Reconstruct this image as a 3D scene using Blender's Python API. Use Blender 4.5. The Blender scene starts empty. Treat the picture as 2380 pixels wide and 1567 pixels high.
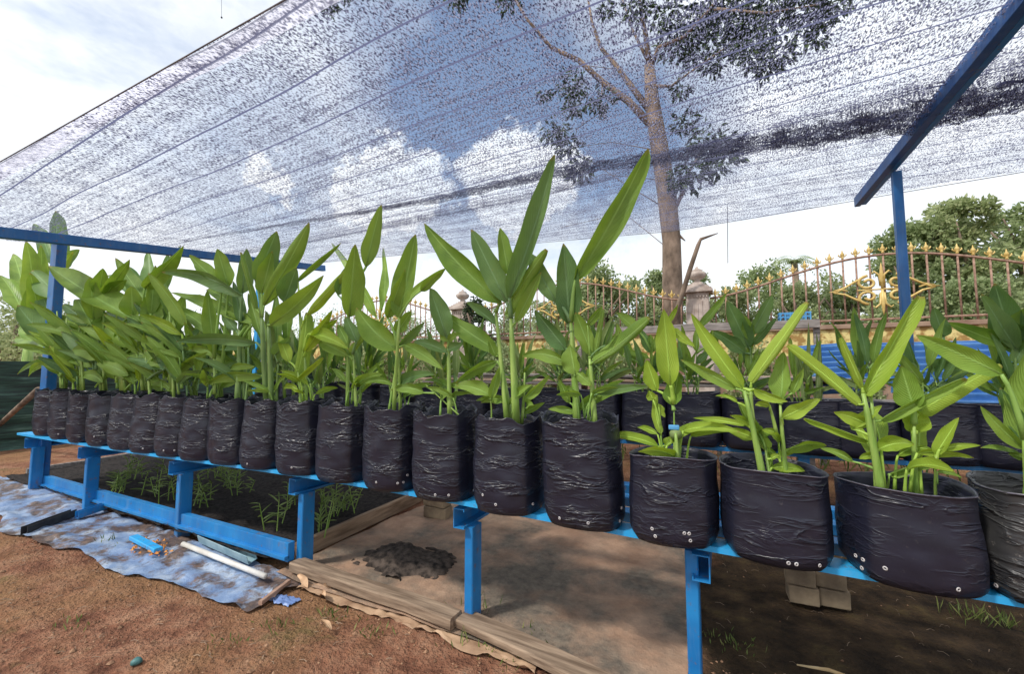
import bpy, bmesh, math, random
from mathutils import Vector, Matrix, noise
S = bpy.context.scene
C = S.collection
R = math.radians
random.seed(7)
# ------------------------------------------------------------------ camera
F, CX, CY, HOR = 980.0, 1189.5, 783.5, 855.0       # measured in the photograph shown 2379 px wide
EYE = 1.13
YAW, PITCH = R(26.2), math.atan((HOR-CY)/F)
cam = bpy.data.objects.new('camera', bpy.data.cameras.new('camera'))
C.objects.link(cam); S.camera = cam
cam.location = (0, 0, EYE); cam.rotation_euler = (R(90)+PITCH, 0, YAW)
cam.data.sensor_width = 36; cam.data.lens = 36*F/2379
cam.data.clip_start = .02; cam.data.clip_end = 2000
HEAD = Vector((-math.sin(YAW), math.cos(YAW), 0)); RIGHT = Vector((math.cos(YAW), math.sin(YAW), 0))
FWD = HEAD*math.cos(PITCH)+Vector((0, 0, math.sin(PITCH))); UP = -HEAD*math.sin(PITCH)+Vector((0, 0, math.cos(PITCH)))
EYEV = Vector((0, 0, EYE))
def ray(px, py): return FWD+RIGHT*((px-CX)/F)+UP*((CY-py)/F)
def at(px, py, Y):
    d = ray(px, py); return EYEV+d*(Y/d.y)
def gnd(px, py, z=0):
    d = ray(px, py); return EYEV+d*((z-EYE)/d.z)
# ------------------------------------------------------------------ light
SUN_EL, SUN_AZ = R(52), R(212)      # azimuth clockwise from +Y
w = bpy.data.worlds.new('World'); S.world = w; w.use_nodes = True
nt = w.node_tree; N = nt.nodes; L = nt.links; N.clear()
def wn(t, **k):
    n = N.new(t)
    for a, b in k.items():
        if hasattr(n, a): setattr(n, a, b)
    return n
wo = wn('ShaderNodeOutputWorld'); bg = wn('ShaderNodeBackground'); bg2 = wn('ShaderNodeBackground'); mx = wn('ShaderNodeMixShader')
sky = wn('ShaderNodeTexSky', sky_type='NISHITA', sun_disc=False, sun_elevation=SUN_EL, sun_rotation=SUN_AZ, air_density=1.1, dust_density=.6, ozone_density=2.5)
bg.inputs[1].default_value = .12
L.new(sky.outputs[0], bg.inputs[0])
tc = wn('ShaderNodeTexCoord')
def wnoise(scale, detail, vec, rough=.6):
    n = wn('ShaderNodeTexNoise'); n.inputs['Scale'].default_value = scale; n.inputs['Detail'].default_value = detail; n.inputs['Roughness'].default_value = rough
    L.new(vec, n.inputs['Vector']); return n
def wmath(op, a, b=None, c=None, clamp=False):
    n = wn('ShaderNodeMath', operation=op); n.use_clamp = clamp
    for i, v in enumerate((a, b, c)):
        if v is None: continue
        if isinstance(v, (int, float)): n.inputs[i].default_value = v
        else: L.new(v, n.inputs[i])
    return n.outputs[0]
mp = wn('ShaderNodeMapping'); mp.inputs['Scale'].default_value = (1, 1, 2.6); L.new(tc.outputs['Generated'], mp.inputs[0])
n1 = wnoise(2.4, 6, mp.outputs[0]); n2 = wnoise(11, 8, tc.outputs['Generated'], .68)
pert = wn('ShaderNodeVectorMath', operation='MULTIPLY_ADD'); L.new(n2.outputs['Color'], pert.inputs[0]); pert.inputs[1].default_value = (.20,)*3
sub = wn('ShaderNodeVectorMath', operation='SUBTRACT'); L.new(tc.outputs['Generated'], sub.inputs[0]); sub.inputs[1].default_value = (.10,)*3
L.new(sub.outputs[0], pert.inputs[2])
def blob(px, py, r, soft, src=None):
    d = ray(px, py).normalized()
    v = wn('ShaderNodeVectorMath', operation='DISTANCE'); L.new((src or pert).outputs[0], v.inputs[0]); v.inputs[1].default_value = d
    return wmath('DIVIDE', wmath('SUBTRACT', r, v.outputs['Value']), soft, clamp=True)
cloud = wmath('MULTIPLY_ADD', n1.outputs[0], 3.2, -.5, clamp=True)
blue = wmath('MAXIMUM', blob(1120, 230, .42, .26), blob(1440, 330, .26, .16))
blue = wmath('MAXIMUM', blue, wmath('MULTIPLY', blob(640, 330, .30, .22), .55))
cloud = wmath('MULTIPLY', cloud, wmath('SUBTRACT', 1, wmath('MULTIPLY', blue, .93)))
cum = wmath('MULTIPLY', blob(560, 455, .085, .03), .6)
for a in ((905, 385, .055), (845, 450, .075), (985, 430, .065), (925, 460, .08), (1228, 335, .050), (1165, 415, .075), (1255, 410, .08), (1100, 380, .03), (1190, 470, .09), (640, 420, .035)):
    cum = wmath('MAXIMUM', cum, blob(a[0], a[1], a[2]+.014, .020))
# a bright bank near the horizon
sepx = wn('ShaderNodeSeparateXYZ'); L.new(tc.outputs['Generated'], sepx.inputs[0])
bank = wmath('DIVIDE', wmath('SUBTRACT', wmath('MULTIPLY_ADD', n2.outputs[0], .22, .19), sepx.outputs[2]), .08, clamp=True)
cloud = wmath('MAXIMUM', wmath('MAXIMUM', cloud, cum), bank)
n3 = wnoise(3.2, 5, mp.outputs[0], .6)
cr = wn('ShaderNodeValToRGB'); L.new(n3.outputs[0], cr.inputs[0])
cr.color_ramp.elements[0].position = .36; cr.color_ramp.elements[0].color = (.80, .87, .96, 1)
cr.color_ramp.elements[1].position = .58; cr.color_ramp.elements[1].color = (.93, .965, 1, 1)
L.new(cr.outputs[0], bg2.inputs[0]); bg2.inputs[1].default_value = .92
L.new(cloud, mx.inputs[0]); L.new(bg.outputs[0], mx.inputs[1]); L.new(bg2.outputs[0], mx.inputs[2]); L.new(mx.outputs[0], wo.inputs[0])
sun = bpy.data.objects.new('sun', bpy.data.lights.new('sun', 'SUN')); C.objects.link(sun)
sun.data.energy = 2.3; sun.data.angle = R(6); sun.data.color = (1, .95, .87)
sd = Vector((math.sin(SUN_AZ)*math.cos(SUN_EL), math.cos(SUN_AZ)*math.cos(SUN_EL), math.sin(SUN_EL)))
sun.rotation_euler = sd.to_track_quat('Z', 'Y').to_euler(); sun.location = (0, 0, 20)
S.view_settings.view_transform = 'Standard'; S.view_settings.look = 'None'; S.view_settings.exposure = .42; S.view_settings.gamma = 1
S.cycles.transparent_max_bounces = 24
# ------------------------------------------------------------------ materials
class Mat:
    def __init__(s, name):
        s.m = bpy.data.materials.new(name); s.m.use_nodes = True; s.t = s.m.node_tree; s.N = s.t.nodes; s.L = s.t.links
        s.b = s.N['Principled BSDF']; s.out = s.N['Material Output']; s.tc = s.N.new('ShaderNodeTexCoord')
    def n(s, t, **k):
        x = s.N.new(t)
        for a, b in k.items(): setattr(x, a, b)
        return x
    def put(s, v, sock):
        if isinstance(v, (int, float)): sock.default_value = v
        elif isinstance(v, tuple): sock.default_value = v+(1,) if len(v) == 3 and sock.type == 'RGBA' else v
        else: s.L.new(v, sock)
    def map(s, sc, src='Object', rot=(0, 0, 0)):
        x = s.n('ShaderNodeMapping'); x.inputs['Scale'].default_value = sc; x.inputs['Rotation'].default_value = rot; s.L.new(s.tc.outputs[src], x.inputs[0]); return x.outputs[0]
    def noise(s, scale, detail=4, vec=None, rough=.55, dist=0):
        x = s.n('ShaderNodeTexNoise'); x.inputs['Scale'].default_value = scale; x.inputs['Detail'].default_value = detail; x.inputs['Roughness'].default_value = rough; x.inputs['Distortion'].default_value = dist
        s.L.new(vec if vec is not None else s.tc.outputs['Object'], x.inputs['Vector']); return x.outputs[0]
    def ramp(s, fac, stops):
        x = s.n('ShaderNodeValToRGB'); s.L.new(fac, x.inputs[0]); e = x.color_ramp.elements
        while len(e) < len(stops): e.new(.5)
        for i, (p, c) in enumerate(stops): e[i].position = p; e[i].color = (c if isinstance(c, tuple) else (c, c, c))+(1,)
        return x.outputs[0]
    def mix(s, f, a, b, mode='MIX'):
        x = s.n('ShaderNodeMix', data_type='RGBA', blend_type=mode); s.put(f, x.inputs[0]); s.put(a, x.inputs[6]); s.put(b, x.inputs[7]); return x.outputs[2]
    def math(s, op, a, b=None, c=None, clamp=False):
        x = s.n('ShaderNodeMath', operation=op); x.use_clamp = clamp
        for i, v in enumerate((a, b, c)):
            if v is not None: s.put(v, x.inputs[i])
        return x.outputs[0]
    def base(s, v): s.put(v, s.b.inputs['Base Color'])
    def rough(s, v): s.put(v, s.b.inputs['Roughness'])
    def bump(s, h, d=.01, st=.6):
        x = s.n('ShaderNodeBump'); x.inputs['Distance'].default_value = d; x.inputs['Strength'].default_value = st; s.L.new(h, x.inputs['Height']); s.L.new(x.outputs[0], s.b.inputs['Normal'])
M = {}
def mat(name, c1, c2, scale=5, rough=.8, bump=.004, bscale=None, sc=(1, 1, 1), spec=None, lo=.35, hi=.65):
    m = Mat(name); v = m.map(sc)
    m.base(m.ramp(m.noise(scale, 6, v), [(lo, c1), (hi, c2)])); m.rough(rough)
    if bump: m.bump(m.noise(bscale or scale*4, 5, v), bump)
    if spec is not None: m.b.inputs['Specular IOR Level'].default_value = spec
    M[name] = m.m; return m
# earth
m = Mat('earth'); v = m.map((1, 1, 1))
big = m.noise(1.1, 5, v); mid = m.noise(7, 6, v, .65); fine = m.noise(60, 4, v, .6)
col = m.ramp(mid, [(.3, (.12, .052, .034)), (.48, (.30, .15, .095)), (.68, (.46, .28, .185))])
col = m.mix(m.ramp(big, [(.45, 0.), (.6, .75)]), col, (.36, .22, .115))
col = m.mix(m.math('MULTIPLY', m.ramp(m.noise(2.6, 6, v, .7), [(.56, 0.), (.66, 1.)]), .55), col, (.13, .14, .05))
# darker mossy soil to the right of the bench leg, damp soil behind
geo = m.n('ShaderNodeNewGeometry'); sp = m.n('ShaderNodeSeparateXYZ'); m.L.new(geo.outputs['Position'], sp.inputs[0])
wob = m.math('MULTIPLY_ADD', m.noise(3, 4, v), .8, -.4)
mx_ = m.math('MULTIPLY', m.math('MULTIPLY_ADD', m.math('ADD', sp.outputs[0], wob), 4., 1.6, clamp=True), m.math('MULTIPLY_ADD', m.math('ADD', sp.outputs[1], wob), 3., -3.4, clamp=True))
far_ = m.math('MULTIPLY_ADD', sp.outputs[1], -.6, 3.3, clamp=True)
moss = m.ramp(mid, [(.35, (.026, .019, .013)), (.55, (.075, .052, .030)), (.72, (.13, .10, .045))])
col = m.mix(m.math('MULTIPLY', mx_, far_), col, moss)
grassy = m.math('MULTIPLY_ADD', sp.outputs[1], .25, -1.9, clamp=True)
col = m.mix(grassy, col, m.ramp(mid, [(.35, (.08, .12, .025)), (.65, (.2, .26, .07))]))
col = m.mix(.35, col, m.ramp(fine, [(.3, (.08, .045, .025)), (.7, (.48, .3, .19))]), 'OVERLAY')
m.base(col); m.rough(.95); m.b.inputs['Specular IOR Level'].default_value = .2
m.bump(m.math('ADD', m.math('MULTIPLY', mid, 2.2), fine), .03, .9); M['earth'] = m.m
mat('soil', (.010, .009, .009), (.045, .037, .034), 40, .95, .01, 90, spec=.2)
mat('heap_soil', (.022, .018, .016), (.11, .085, .07), 26, .95, .012, 70, spec=.2)
mat('clod', (.12, .055, .03), (.38, .22, .13), 30, .95, .003)
m = mat('wood', (.13, .085, .055), (.36, .26, .18), 3, .85, .003, 12, (1.2, 14, 14))
mat('wood_y', (.16, .10, .06), (.38, .26, .17), 3, .85, .003, 12, (14, 1.2, 14))
mat('wood_grey', (.16, .14, .13), (.34, .30, .28), 3, .85, .003, 12, (1.2, 14, 14))
mat('wood_tan', (.38, .26, .18), (.60, .46, .34), 3, .8, .002, 12, (1.2, 14, 14))
def paint(name, a, b):
    m = Mat(name); v = m.map((1, 1, 1))
    c = m.ramp(m.noise(6, 5, v), [(.3, a), (.7, b)])
    c = m.mix(m.math('MULTIPLY', m.ramp(m.noise(22, 6, v, .7), [(.59, 0.), (.66, 1.)]), .6), c, (.17, .10, .07))
    gp = m.n('ShaderNodeNewGeometry'); zz = m.n('ShaderNodeSeparateXYZ'); m.L.new(gp.outputs['Position'], zz.inputs[0])
    mud = m.math('MULTIPLY_ADD', m.math('SUBTRACT', m.math('MULTIPLY', m.noise(13, 5, v, .7), .20), zz.outputs[2]), 12., -.35, clamp=True)
    c = m.mix(m.math('MULTIPLY', mud, .7), c, (.22, .13, .085))
    c = m.mix(m.math('MULTIPLY', m.ramp(m.noise(3, 6, m.map((6, 6, .8)), .7), [(.5, 0.), (.75, 1.)]), .2), c, (.30, .36, .38))
    m.base(c); m.rough(.42); m.bump(m.noise(35, 4, v), .0015, .5); M[name] = m.m
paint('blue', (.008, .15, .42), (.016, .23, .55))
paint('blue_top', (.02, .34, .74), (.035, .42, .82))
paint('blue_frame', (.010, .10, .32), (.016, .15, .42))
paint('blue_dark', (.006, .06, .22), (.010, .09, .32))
# bag plastic
def bagmat(name, c1, c2, dusty, bd=.009):
    m = Mat(name); v = m.map((1, 1, 2.2)); oi = m.n('ShaderNodeObjectInfo')
    c = m.ramp(m.noise(9, 5, v), [(.3, c1), (.7, c2)])
    c = m.mix(m.math('MULTIPLY', m.ramp(m.noise(55, 5, m.map((1, 1, 1)), .8), [(.60, 0.), (.70, 1.)]), dusty), c, (.24, .22, .2))
    m.base(c); m.rough(m.ramp(m.noise(14, 4, v), [(.3, .30), (.7, .44)]))
    orn = m.n('ShaderNodeVectorMath', operation='MULTIPLY_ADD'); m.L.new(oi.outputs['Random'], orn.inputs[0]); orn.inputs[1].default_value = (9, 9, 9)
    vv = m.map((1.1, 1.1, 4.2), rot=(.12, -.1, 0)); m.L.new(vv, orn.inputs[2]); o_ = orn.outputs[0]
    h = m.noise(5.5, 3, o_, .45, .7); h2 = m.noise(11, 2, o_, .5, 1.)
    def crease(x, wid): return m.math('POWER', m.math('SUBTRACT', 1., m.math('MULTIPLY', m.math('ABSOLUTE', m.math('SUBTRACT', x, .5)), wid), clamp=True), 2.5)
    mask = m.ramp(m.noise(4, 2, o_), [(.44, 0.), (.60, 1.)])
    hh = m.math('ADD', m.math('MULTIPLY', crease(h, 9.), mask), m.math('MULTIPLY', crease(h2, 8.), m.math('MULTIPLY', mask, .35)))
    m.bump(m.math('ADD', hh, m.math('MULTIPLY', m.noise(3.5, 2, m.map((1, 1, 1.5))), 1.8)), bd, .85); M[name] = m.m
bagmat('bag', (.009, .010, .020), (.016, .017, .033), .10, .007)
bagmat('bag_smooth', (.009, .010, .020), (.016, .017, .033), .14, .0045)
bagmat('bag_dusty', (.022, .022, .026), (.05, .05, .05), .8)
mat('rim', (.09, .085, .12), (.22, .21, .26), 12, .4, 0)
mat('hole', (.35, .33, .33), (.6, .58, .58), 60, .6, 0)
# leaf
def leafmat(name, deep, mid_, bright, trans=.38):
    m = Mat(name); oi = m.n('ShaderNodeObjectInfo')
    uv = m.n('ShaderNodeSeparateXYZ'); m.L.new(m.tc.outputs['UV'], uv.inputs[0])
    u = m.math('ABSOLUTE', m.math('SUBTRACT', uv.outputs[0], .5))
    c = m.ramp(m.noise(5, 5), [(.3, deep), (.52, mid_), (.75, bright)])
    c = m.mix(m.ramp(oi.outputs['Random'], [(0., 0.), (1., .55)]), c, bright)
    # veins: oblique fine ribs running from the midrib
    ph = m.math('MULTIPLY_ADD', uv.outputs[1], 95, m.math('MULTIPLY', u, -75)); rib = m.math('SINE', ph)
    c = m.mix(m.math('MULTIPLY_ADD', rib, .025, .03), c, tuple(min(1, x*1.7) for x in mid_))
    c = m.mix(m.ramp(u, [(.012, .8), (.035, 0.)]), c, tuple(x*1.5+.08 for x in mid_))
    c = m.mix(m.math('MULTIPLY', m.ramp(m.noise(38, 4, None, .7), [(.66, 0.), (.72, 1.)]), .35), c, (.33, .30, .06))
    tipm = m.math('MULTIPLY_ADD', m.math('ADD', uv.outputs[1], m.math('MULTIPLY', m.noise(30, 3), .12)), 22., -22.3, clamp=True)
    edge = m.math('MULTIPLY_ADD', m.math('ADD', u, m.math('MULTIPLY', m.noise(16, 4, None, .7), .16)), 30., -17.4, clamp=True)
    c = m.mix(m.math('MULTIPLY', m.math('MAXIMUM', tipm, edge), .8), c, (.42, .30, .09))
    m.base(c); m.rough(.42); m.b.inputs['Specular IOR Level'].default_value = .35
    m.bump(m.math('ADD', m.math('MULTIPLY', rib, .35), m.noise(14, 3)), .0028, .6)
    tr = m.n('ShaderNodeBsdfTranslucent'); m.L.new(m.mix(1., c, (1., .96, .42), 'MULTIPLY'), tr.inputs[0])
    ms = m.n('ShaderNodeMixShader'); ms.inputs[0].default_value = trans
    m.L.new(m.b.outputs[0], ms.inputs[1]); m.L.new(tr.outputs[0], ms.inputs[2]); m.L.new(ms.outputs[0], m.out.inputs[0]); M[name] = m.m
leafmat('leaf_deep', (.07, .155, .05), (.13, .25, .08), (.24, .38, .12))
leafmat('leaf_mid', (.115, .225, .035), (.215, .365, .058), (.35, .50, .10))
leafmat('leaf_bright', (.19, .33, .03), (.32, .475, .05), (.43, .57, .08))
leafmat('leaf_pale', (.13, .22, .07), (.24, .34, .12), (.36, .44, .18))
mat('stem', (.17, .30, .045), (.34, .47, .11), 6, .45, .002, 20, (8, 8, 1))
mat('stem_dark', (.09, .17, .04), (.22, .34, .08), 6, .5, .002, 20, (8, 8, 1))
def foliage(name, a, b, c, trans=.25):
    m = Mat(name); geo = m.n('ShaderNodeNewGeometry')
    col = m.ramp(geo.outputs['Random Per Island'], [(0., a), (.5, b), (1., c)])
    m.base(col); m.rough(.55); m.b.inputs['Specular IOR Level'].default_value = .3
    tr = m.n('ShaderNodeBsdfTranslucent'); m.L.new(col, tr.inputs[0]); ms = m.n('ShaderNodeMixShader'); ms.inputs[0].default_value = trans
    m.L.new(m.b.outputs[0], ms.inputs[1]); m.L.new(tr.outputs[0], ms.inputs[2]); m.L.new(ms.outputs[0], m.out.inputs[0]); M[name] = m.m
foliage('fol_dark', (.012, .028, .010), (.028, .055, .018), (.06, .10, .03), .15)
foliage('fol_mid', (.18, .24, .10), (.33, .41, .19), (.50, .57, .31), .5)
foliage('fol_pale', (.22, .28, .12), (.36, .43, .20), (.54, .58, .32), .45)
foliage('grass', (.06, .10, .02), (.14, .20, .05), (.30, .30, .10))
mat('bark', (.10, .07, .05), (.30, .22, .165), 5, .9, .02, 14, (1, 1, .6))
mat('concrete', (.34, .27, .23), (.58, .50, .45), 7, .9, .004)
mat('brick', (.16, .115, .075), (.33, .25, .16), 9, .9, .006)
mat('rust', (.20, .11, .075), (.42, .27, .20), 16, .85, .002)
mat('gold', (.48, .32, .08), (.72, .54, .20), 12, .45, 0)
mat('band', (.34, .20, .06), (.70, .58, .24), 9, .8, .01, 20, lo=.44, hi=.56)
mat('wallred', (.22, .13, .09), (.36, .25, .18), 4, .9, .006)
mat('pvc', (.60, .56, .50), (.82, .80, .76), 10, .5, 0)
mat('galv', (.20, .34, .40), (.38, .52, .56), 10, .45, .001)
mat('straw', (.50, .32, .14), (.78, .60, .34), 10, .8, 0)
mat('dryleaf', (.30, .16, .08), (.66, .44, .27), 14, .8, .004)
mat('cord', (.12, .12, .15), (.25, .25, .28), 10, .8, 0)
mat('string', (.02, .02, .025), (.05, .05, .05), 10, .8, 0)
mat('orange', (.5, .16, .03), (.75, .36, .10), 20, .8, .006)
m = Mat('tarp'); v = m.map((1, 1, 1))
c = m.ramp(m.noise(8, 6, v, .6), [(.3, (.12, .20, .38)), (.5, (.22, .31, .48)), (.7, (.48, .55, .64))])
c = m.mix(m.ramp(m.noise(4.2, 8, v, .72), [(.465, 0.), (.56, .95)]), c, m.ramp(m.noise(30, 4, v), [(.3, (.035, .026, .022)), (.7, (.20, .12, .08))]))
m.base(c); m.rough(.5); m.bump(m.noise(18, 6, v, .7), .012, .8); M['tarp'] = m.m
m = Mat('sheet'); v = m.map((1, 1, 1))
c = m.ramp(m.noise(5, 6, v, .6), [(.3, (.30, .17, .105)), (.7, (.54, .35, .235))])
c = m.mix(m.math('MULTIPLY', m.ramp(m.noise(1.7, 7, v, .62), [(.40, 0.), (.57, 1.)]), .9), c, m.ramp(m.noise(24, 5, v, .7), [(.3, (.05, .05, .045)), (.7, (.20, .17, .13))]))
m.base(c); m.rough(.85); m.bump(m.noise(18, 7, v, .65), .016, .9); M['sheet'] = m.m
mat('corr', (.06, .20, .50), (.15, .34, .66), 5, .45, .001, spec=.4)
mat('crate', (.06, .27, .55), (.12, .38, .66), 5, .5, 0)
m = Mat('sidenet'); v = m.map((3, 1, 14))
m.base(m.ramp(m.noise(2.2, 6, v, .65), [(.38, (.006, .014, .014)), (.56, (.02, .06, .045)), (.75, (.12, .2, .16))])); m.rough(.7); M['sidenet'] = m.m
# shade net: knitted black-grey tape with small openings
def netmat(name, openness):
    m = Mat(name); uv = m.tc.outputs['UV']
    def mapv(sc, rot=0):
        x = m.n('ShaderNodeMapping'); x.inputs['Scale'].default_value = (sc[0], sc[1], 1); x.inputs['Rotation'].default_value = (0, 0, rot); m.L.new(uv, x.inputs[0]); return x.outputs[0]
    sp = m.n('ShaderNodeSeparateXYZ'); m.L.new(uv, sp.inputs[0])
    fine = m.noise(1, 2, mapv((135, 60), .12), .6, .6)
    band = m.noise(1, 3, mapv((.25, 26)), .6); med = m.math('ADD', m.noise(1, 3, mapv((9, 5)), .6), m.math('MULTIPLY', m.math('SUBTRACT', band, .5), 1.3))
    hole = m.math('MULTIPLY_ADD', m.math('ADD', m.math('MULTIPLY', m.math('SUBTRACT', fine, .5), 1.), m.math('MULTIPLY', m.math('SUBTRACT', med, .5), .22)), 12., openness, clamp=True)
    # knitted seams every 0.24 m across the sheet, running along its length
    seam = m.math('ABSOLUTE', m.math('SUBTRACT', m.math('FRACT', m.math('MULTIPLY_ADD', m.noise(1, 2, mapv((.6, .3))), .15, m.math('DIVIDE', sp.outputs[1], .27))), .5))
    sm = m.math('LESS_THAN', seam, .018)
    alpha = m.math('SUBTRACT', 1., m.math('MULTIPLY', hole, m.math('SUBTRACT', 1., sm)), clamp=True)
    f2 = m.noise(1, 2, mapv((150, 80), .5), .6)
    col = m.ramp(f2, [(.42, (.02, .02, .05)), (.64, (.32, .33, .46))])
    col = m.mix(sm, col, (.13, .14, .24))
    m.base(col); m.rough(.55)
    tr = m.n('ShaderNodeBsdfTranslucent'); m.L.new(col, tr.inputs[0]); ms = m.n('ShaderNodeMixShader'); ms.inputs[0].default_value = .7
    m.L.new(m.b.outputs[0], ms.inputs[1]); m.L.new(tr.outputs[0], ms.inputs[2])
    tp = m.n('ShaderNodeBsdfTransparent'); m2 = m.n('ShaderNodeMixShader'); m.L.new(alpha, m2.inputs[0]); m.L.new(tp.outputs[0], m2.inputs[1]); m.L.new(ms.outputs[0], m2.inputs[2])
    m.L.new(m2.outputs[0], m.out.inputs[0]); M[name] = m.m
netmat('net', .70); netmat('net_fold', .48)
# ------------------------------------------------------------------ mesh helpers
class MB:
    def __init__(s): s.v = []; s.f = []; s.uv = []
    def add(s, vs, fs, uvs=None):
        o = len(s.v); s.v += [tuple(p) for p in vs]; s.f += [tuple(i+o for i in f) for f in fs]
        s.uv += list(uvs) if uvs else [(0, 0)]*len(vs)
    def box(s, c, d, rot=0, bev=0):
        x, y, z = (q/2 for q in d); ca, sa = math.cos(rot), math.sin(rot); vs = []
        if bev <= 0:
            for k in (-1, 1):
                for (i, j) in ((-1, -1), (1, -1), (1, 1), (-1, 1)):
                    a, b = i*x, j*y; vs.append((c[0]+a*ca-b*sa, c[1]+a*sa+b*ca, c[2]+k*z))
            s.add(vs, [(3, 2, 1, 0), (4, 5, 6, 7), (0, 1, 5, 4), (1, 2, 6, 5), (2, 3, 7, 6), (3, 0, 4, 7)]); return
        bm = bmesh.new(); bmesh.ops.create_cube(bm, size=1)
        for v in bm.verts: v.co = Vector((v.co.x*d[0], v.co.y*d[1], v.co.z*d[2]))
        bmesh.ops.bevel(bm, geom=bm.edges[:], offset=bev, segments=2, affect='EDGES', profile=.6)
        Rm = Matrix.Rotation(rot, 3, 'Z'); vs = [Rm@v.co+Vector(c) for v in bm.verts]; bm.verts.index_update()
        s.add(vs, [tuple(v.index for v in f.verts) for f in bm.faces]); bm.free()
    def beam(s, a, b, wd, ht, bev=.003, up=Vector((0, 0, 1)), rng=None, warp=0):
        a, b = Vector(a), Vector(b); d = b-a; n = max(1, int(d.length/.25)) if warp else 1
        z = d.normalized(); x = z.cross(up)
        if x.length < 1e-3: x = Vector((1, 0, 0))
        x.normalize(); y = x.cross(z)
        ring = []
        e = min(bev, wd/3, ht/3)
        prof = [(-wd/2+e, -ht/2), (wd/2-e, -ht/2), (wd/2, -ht/2+e), (wd/2, ht/2-e), (wd/2-e, ht/2), (-wd/2+e, ht/2), (-wd/2, ht/2-e), (-wd/2, -ht/2+e)]
        vs = []; fs = []; rr = random.Random(int(abs(a.x*991+a.y*77)*10))
        for i in range(n+1):
            p = a+d*(i/n); o = Vector((rr.uniform(-1, 1), rr.uniform(-1, 1), rr.uniform(-1, 1)))*warp
            for q in prof: vs.append(p+o+x*q[0]+y*q[1])
        for i in range(n):
            for k in range(8): fs.append((i*8+k, i*8+(k+1) % 8, (i+1)*8+(k+1) % 8, (i+1)*8+k))
        fs.append(tuple(range(7, -1, -1))); fs.append(tuple(n*8+k for k in range(8)))
        s.add(vs, fs)
    def channel(s, a, b, wd, ht, open_dir, t=.004, lip=.012):
        """lipped C section; open_dir = side that is open"""
        a, b = Vector(a), Vector(b); z = (b-a).normalized(); o = Vector(open_dir).normalized(); y = z.cross(o).normalized()
        P = [(-wd/2, -ht/2), (wd/2, -ht/2), (wd/2, -ht/2+lip), (wd/2-t, -ht/2+lip), (wd/2-t, -ht/2+t), (-wd/2+t, -ht/2+t), (-wd/2+t, ht/2-t), (wd/2-t, ht/2-t), (wd/2-t, ht/2-lip), (wd/2, ht/2-lip), (wd/2, ht/2), (-wd/2, ht/2)]
        n = len(P); vs = [q+o*p[0]+y*p[1] for q in (a, b) for p in P]
        fs = [(k, (k+1) % n, n+(k+1) % n, n+k) for k in range(n)]
        for base in (0, n):
            for k in ((0, 1, 4, 5), (1, 2, 3, 4), (11, 0, 5, 6), (10, 11, 6, 7), (9, 10, 7, 8)): fs.append(tuple(base+q for q in k))
        s.add(vs, fs)
    def tube(s, pts, radii, n=8, cap=True):
        pts = [Vector(p) for p in pts]; vs = []; fs = []; uvs = []
        if isinstance(radii, (int, float)): radii = [radii]*len(pts)
        prev = None
        for i, p in enumerate(pts):
            t = (pts[min(i+1, len(pts)-1)]-pts[max(i-1, 0)]).normalized()
            x = t.cross(prev if prev is not None else Vector((.13, 1, .07)))
            x = x.cross(t) if prev is not None else x
            if x.length < 1e-4: x = t.orthogonal()
            x.normalize(); prev = x; y = t.cross(x)
            for k in range(n):
                a = 2*math.pi*k/n; vs.append(p+(x*math.cos(a)+y*math.sin(a))*radii[i]); uvs.append((.5, .3))
        for i in range(len(pts)-1):
            for k in range(n): fs.append((i*n+k, i*n+(k+1) % n, (i+1)*n+(k+1) % n, (i+1)*n+k))
        if cap: fs.append(tuple(range(n-1, -1, -1))); fs.append(tuple((len(pts)-1)*n+k for k in range(n)))
        s.add(vs, fs, uvs)
    def lathe(s, c, prof, n=16, wob=None):
        vs = []; fs = []
        for i, (r, z) in enumerate(prof):
            for k in range(n):
                a = 2*math.pi*k/n; q = wob(a, z, i) if wob else 1
                vs.append((c[0]+r*q*math.cos(a), c[1]+r*q*math.sin(a), c[2]+z))
        for i in range(len(prof)-1):
            for k in range(n): fs.append((i*n+k, i*n+(k+1) % n, (i+1)*n+(k+1) % n, (i+1)*n+k))
        fs.append(tuple(range(n-1, -1, -1))); fs.append(tuple((len(prof)-1)*n+k for k in range(n)))
        s.add(vs, fs)
    def quadleaf(s, p, d, up, L_, W_):
        d = d.normalized(); x = d.cross(up)
        if x.length < 1e-3: x = d.orthogonal()
        x.normalize(); nrm = x.cross(d)
        s.add([p, p+d*L_*.5+x*W_*.5+nrm*W_*.12, p+d*L_, p+d*L_*.5-x*W_*.5+nrm*W_*.12], [(0, 1, 2), (0, 2, 3)])
    def build(s, name, m, parent=None, smooth=False, origin=None):
        me = bpy.data.meshes.new(name)
        o0 = Vector(origin) if origin is not None else Vector((0, 0, 0))
        if parent is not None: o0 = Vector(parent['o'])
        me.from_pydata([tuple(Vector(v)-o0) for v in s.v], [], s.f)
        ul = me.uv_layers.new(name='UVMap')
        for lp in me.loops: ul.data[lp.index].uv = s.uv[lp.vertex_index]
        if smooth: me.polygons.foreach_set('use_smooth', [True]*len(me.polygons))
        me.materials.append(M[m] if isinstance(m, str) else m)
        ob = bpy.data.objects.new(name, me); C.objects.link(ob)
        if parent is not None: ob.parent = parent['e']; 
        elif origin is not None: ob.location = o0
        return ob
def empty(name, loc, label, cat, group=None):
    e = bpy.data.objects.new(name, None); C.objects.link(e); e.location = loc; e.empty_display_size = .1
    e['label'] = label; e['category'] = cat
    if group: e['group'] = group
    return {'e': e, 'o': tuple(loc)}
def tag(o, label, cat, group=None):
    o['label'] = label; o['category'] = cat
    if group: o['group'] = group
    return o
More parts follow.
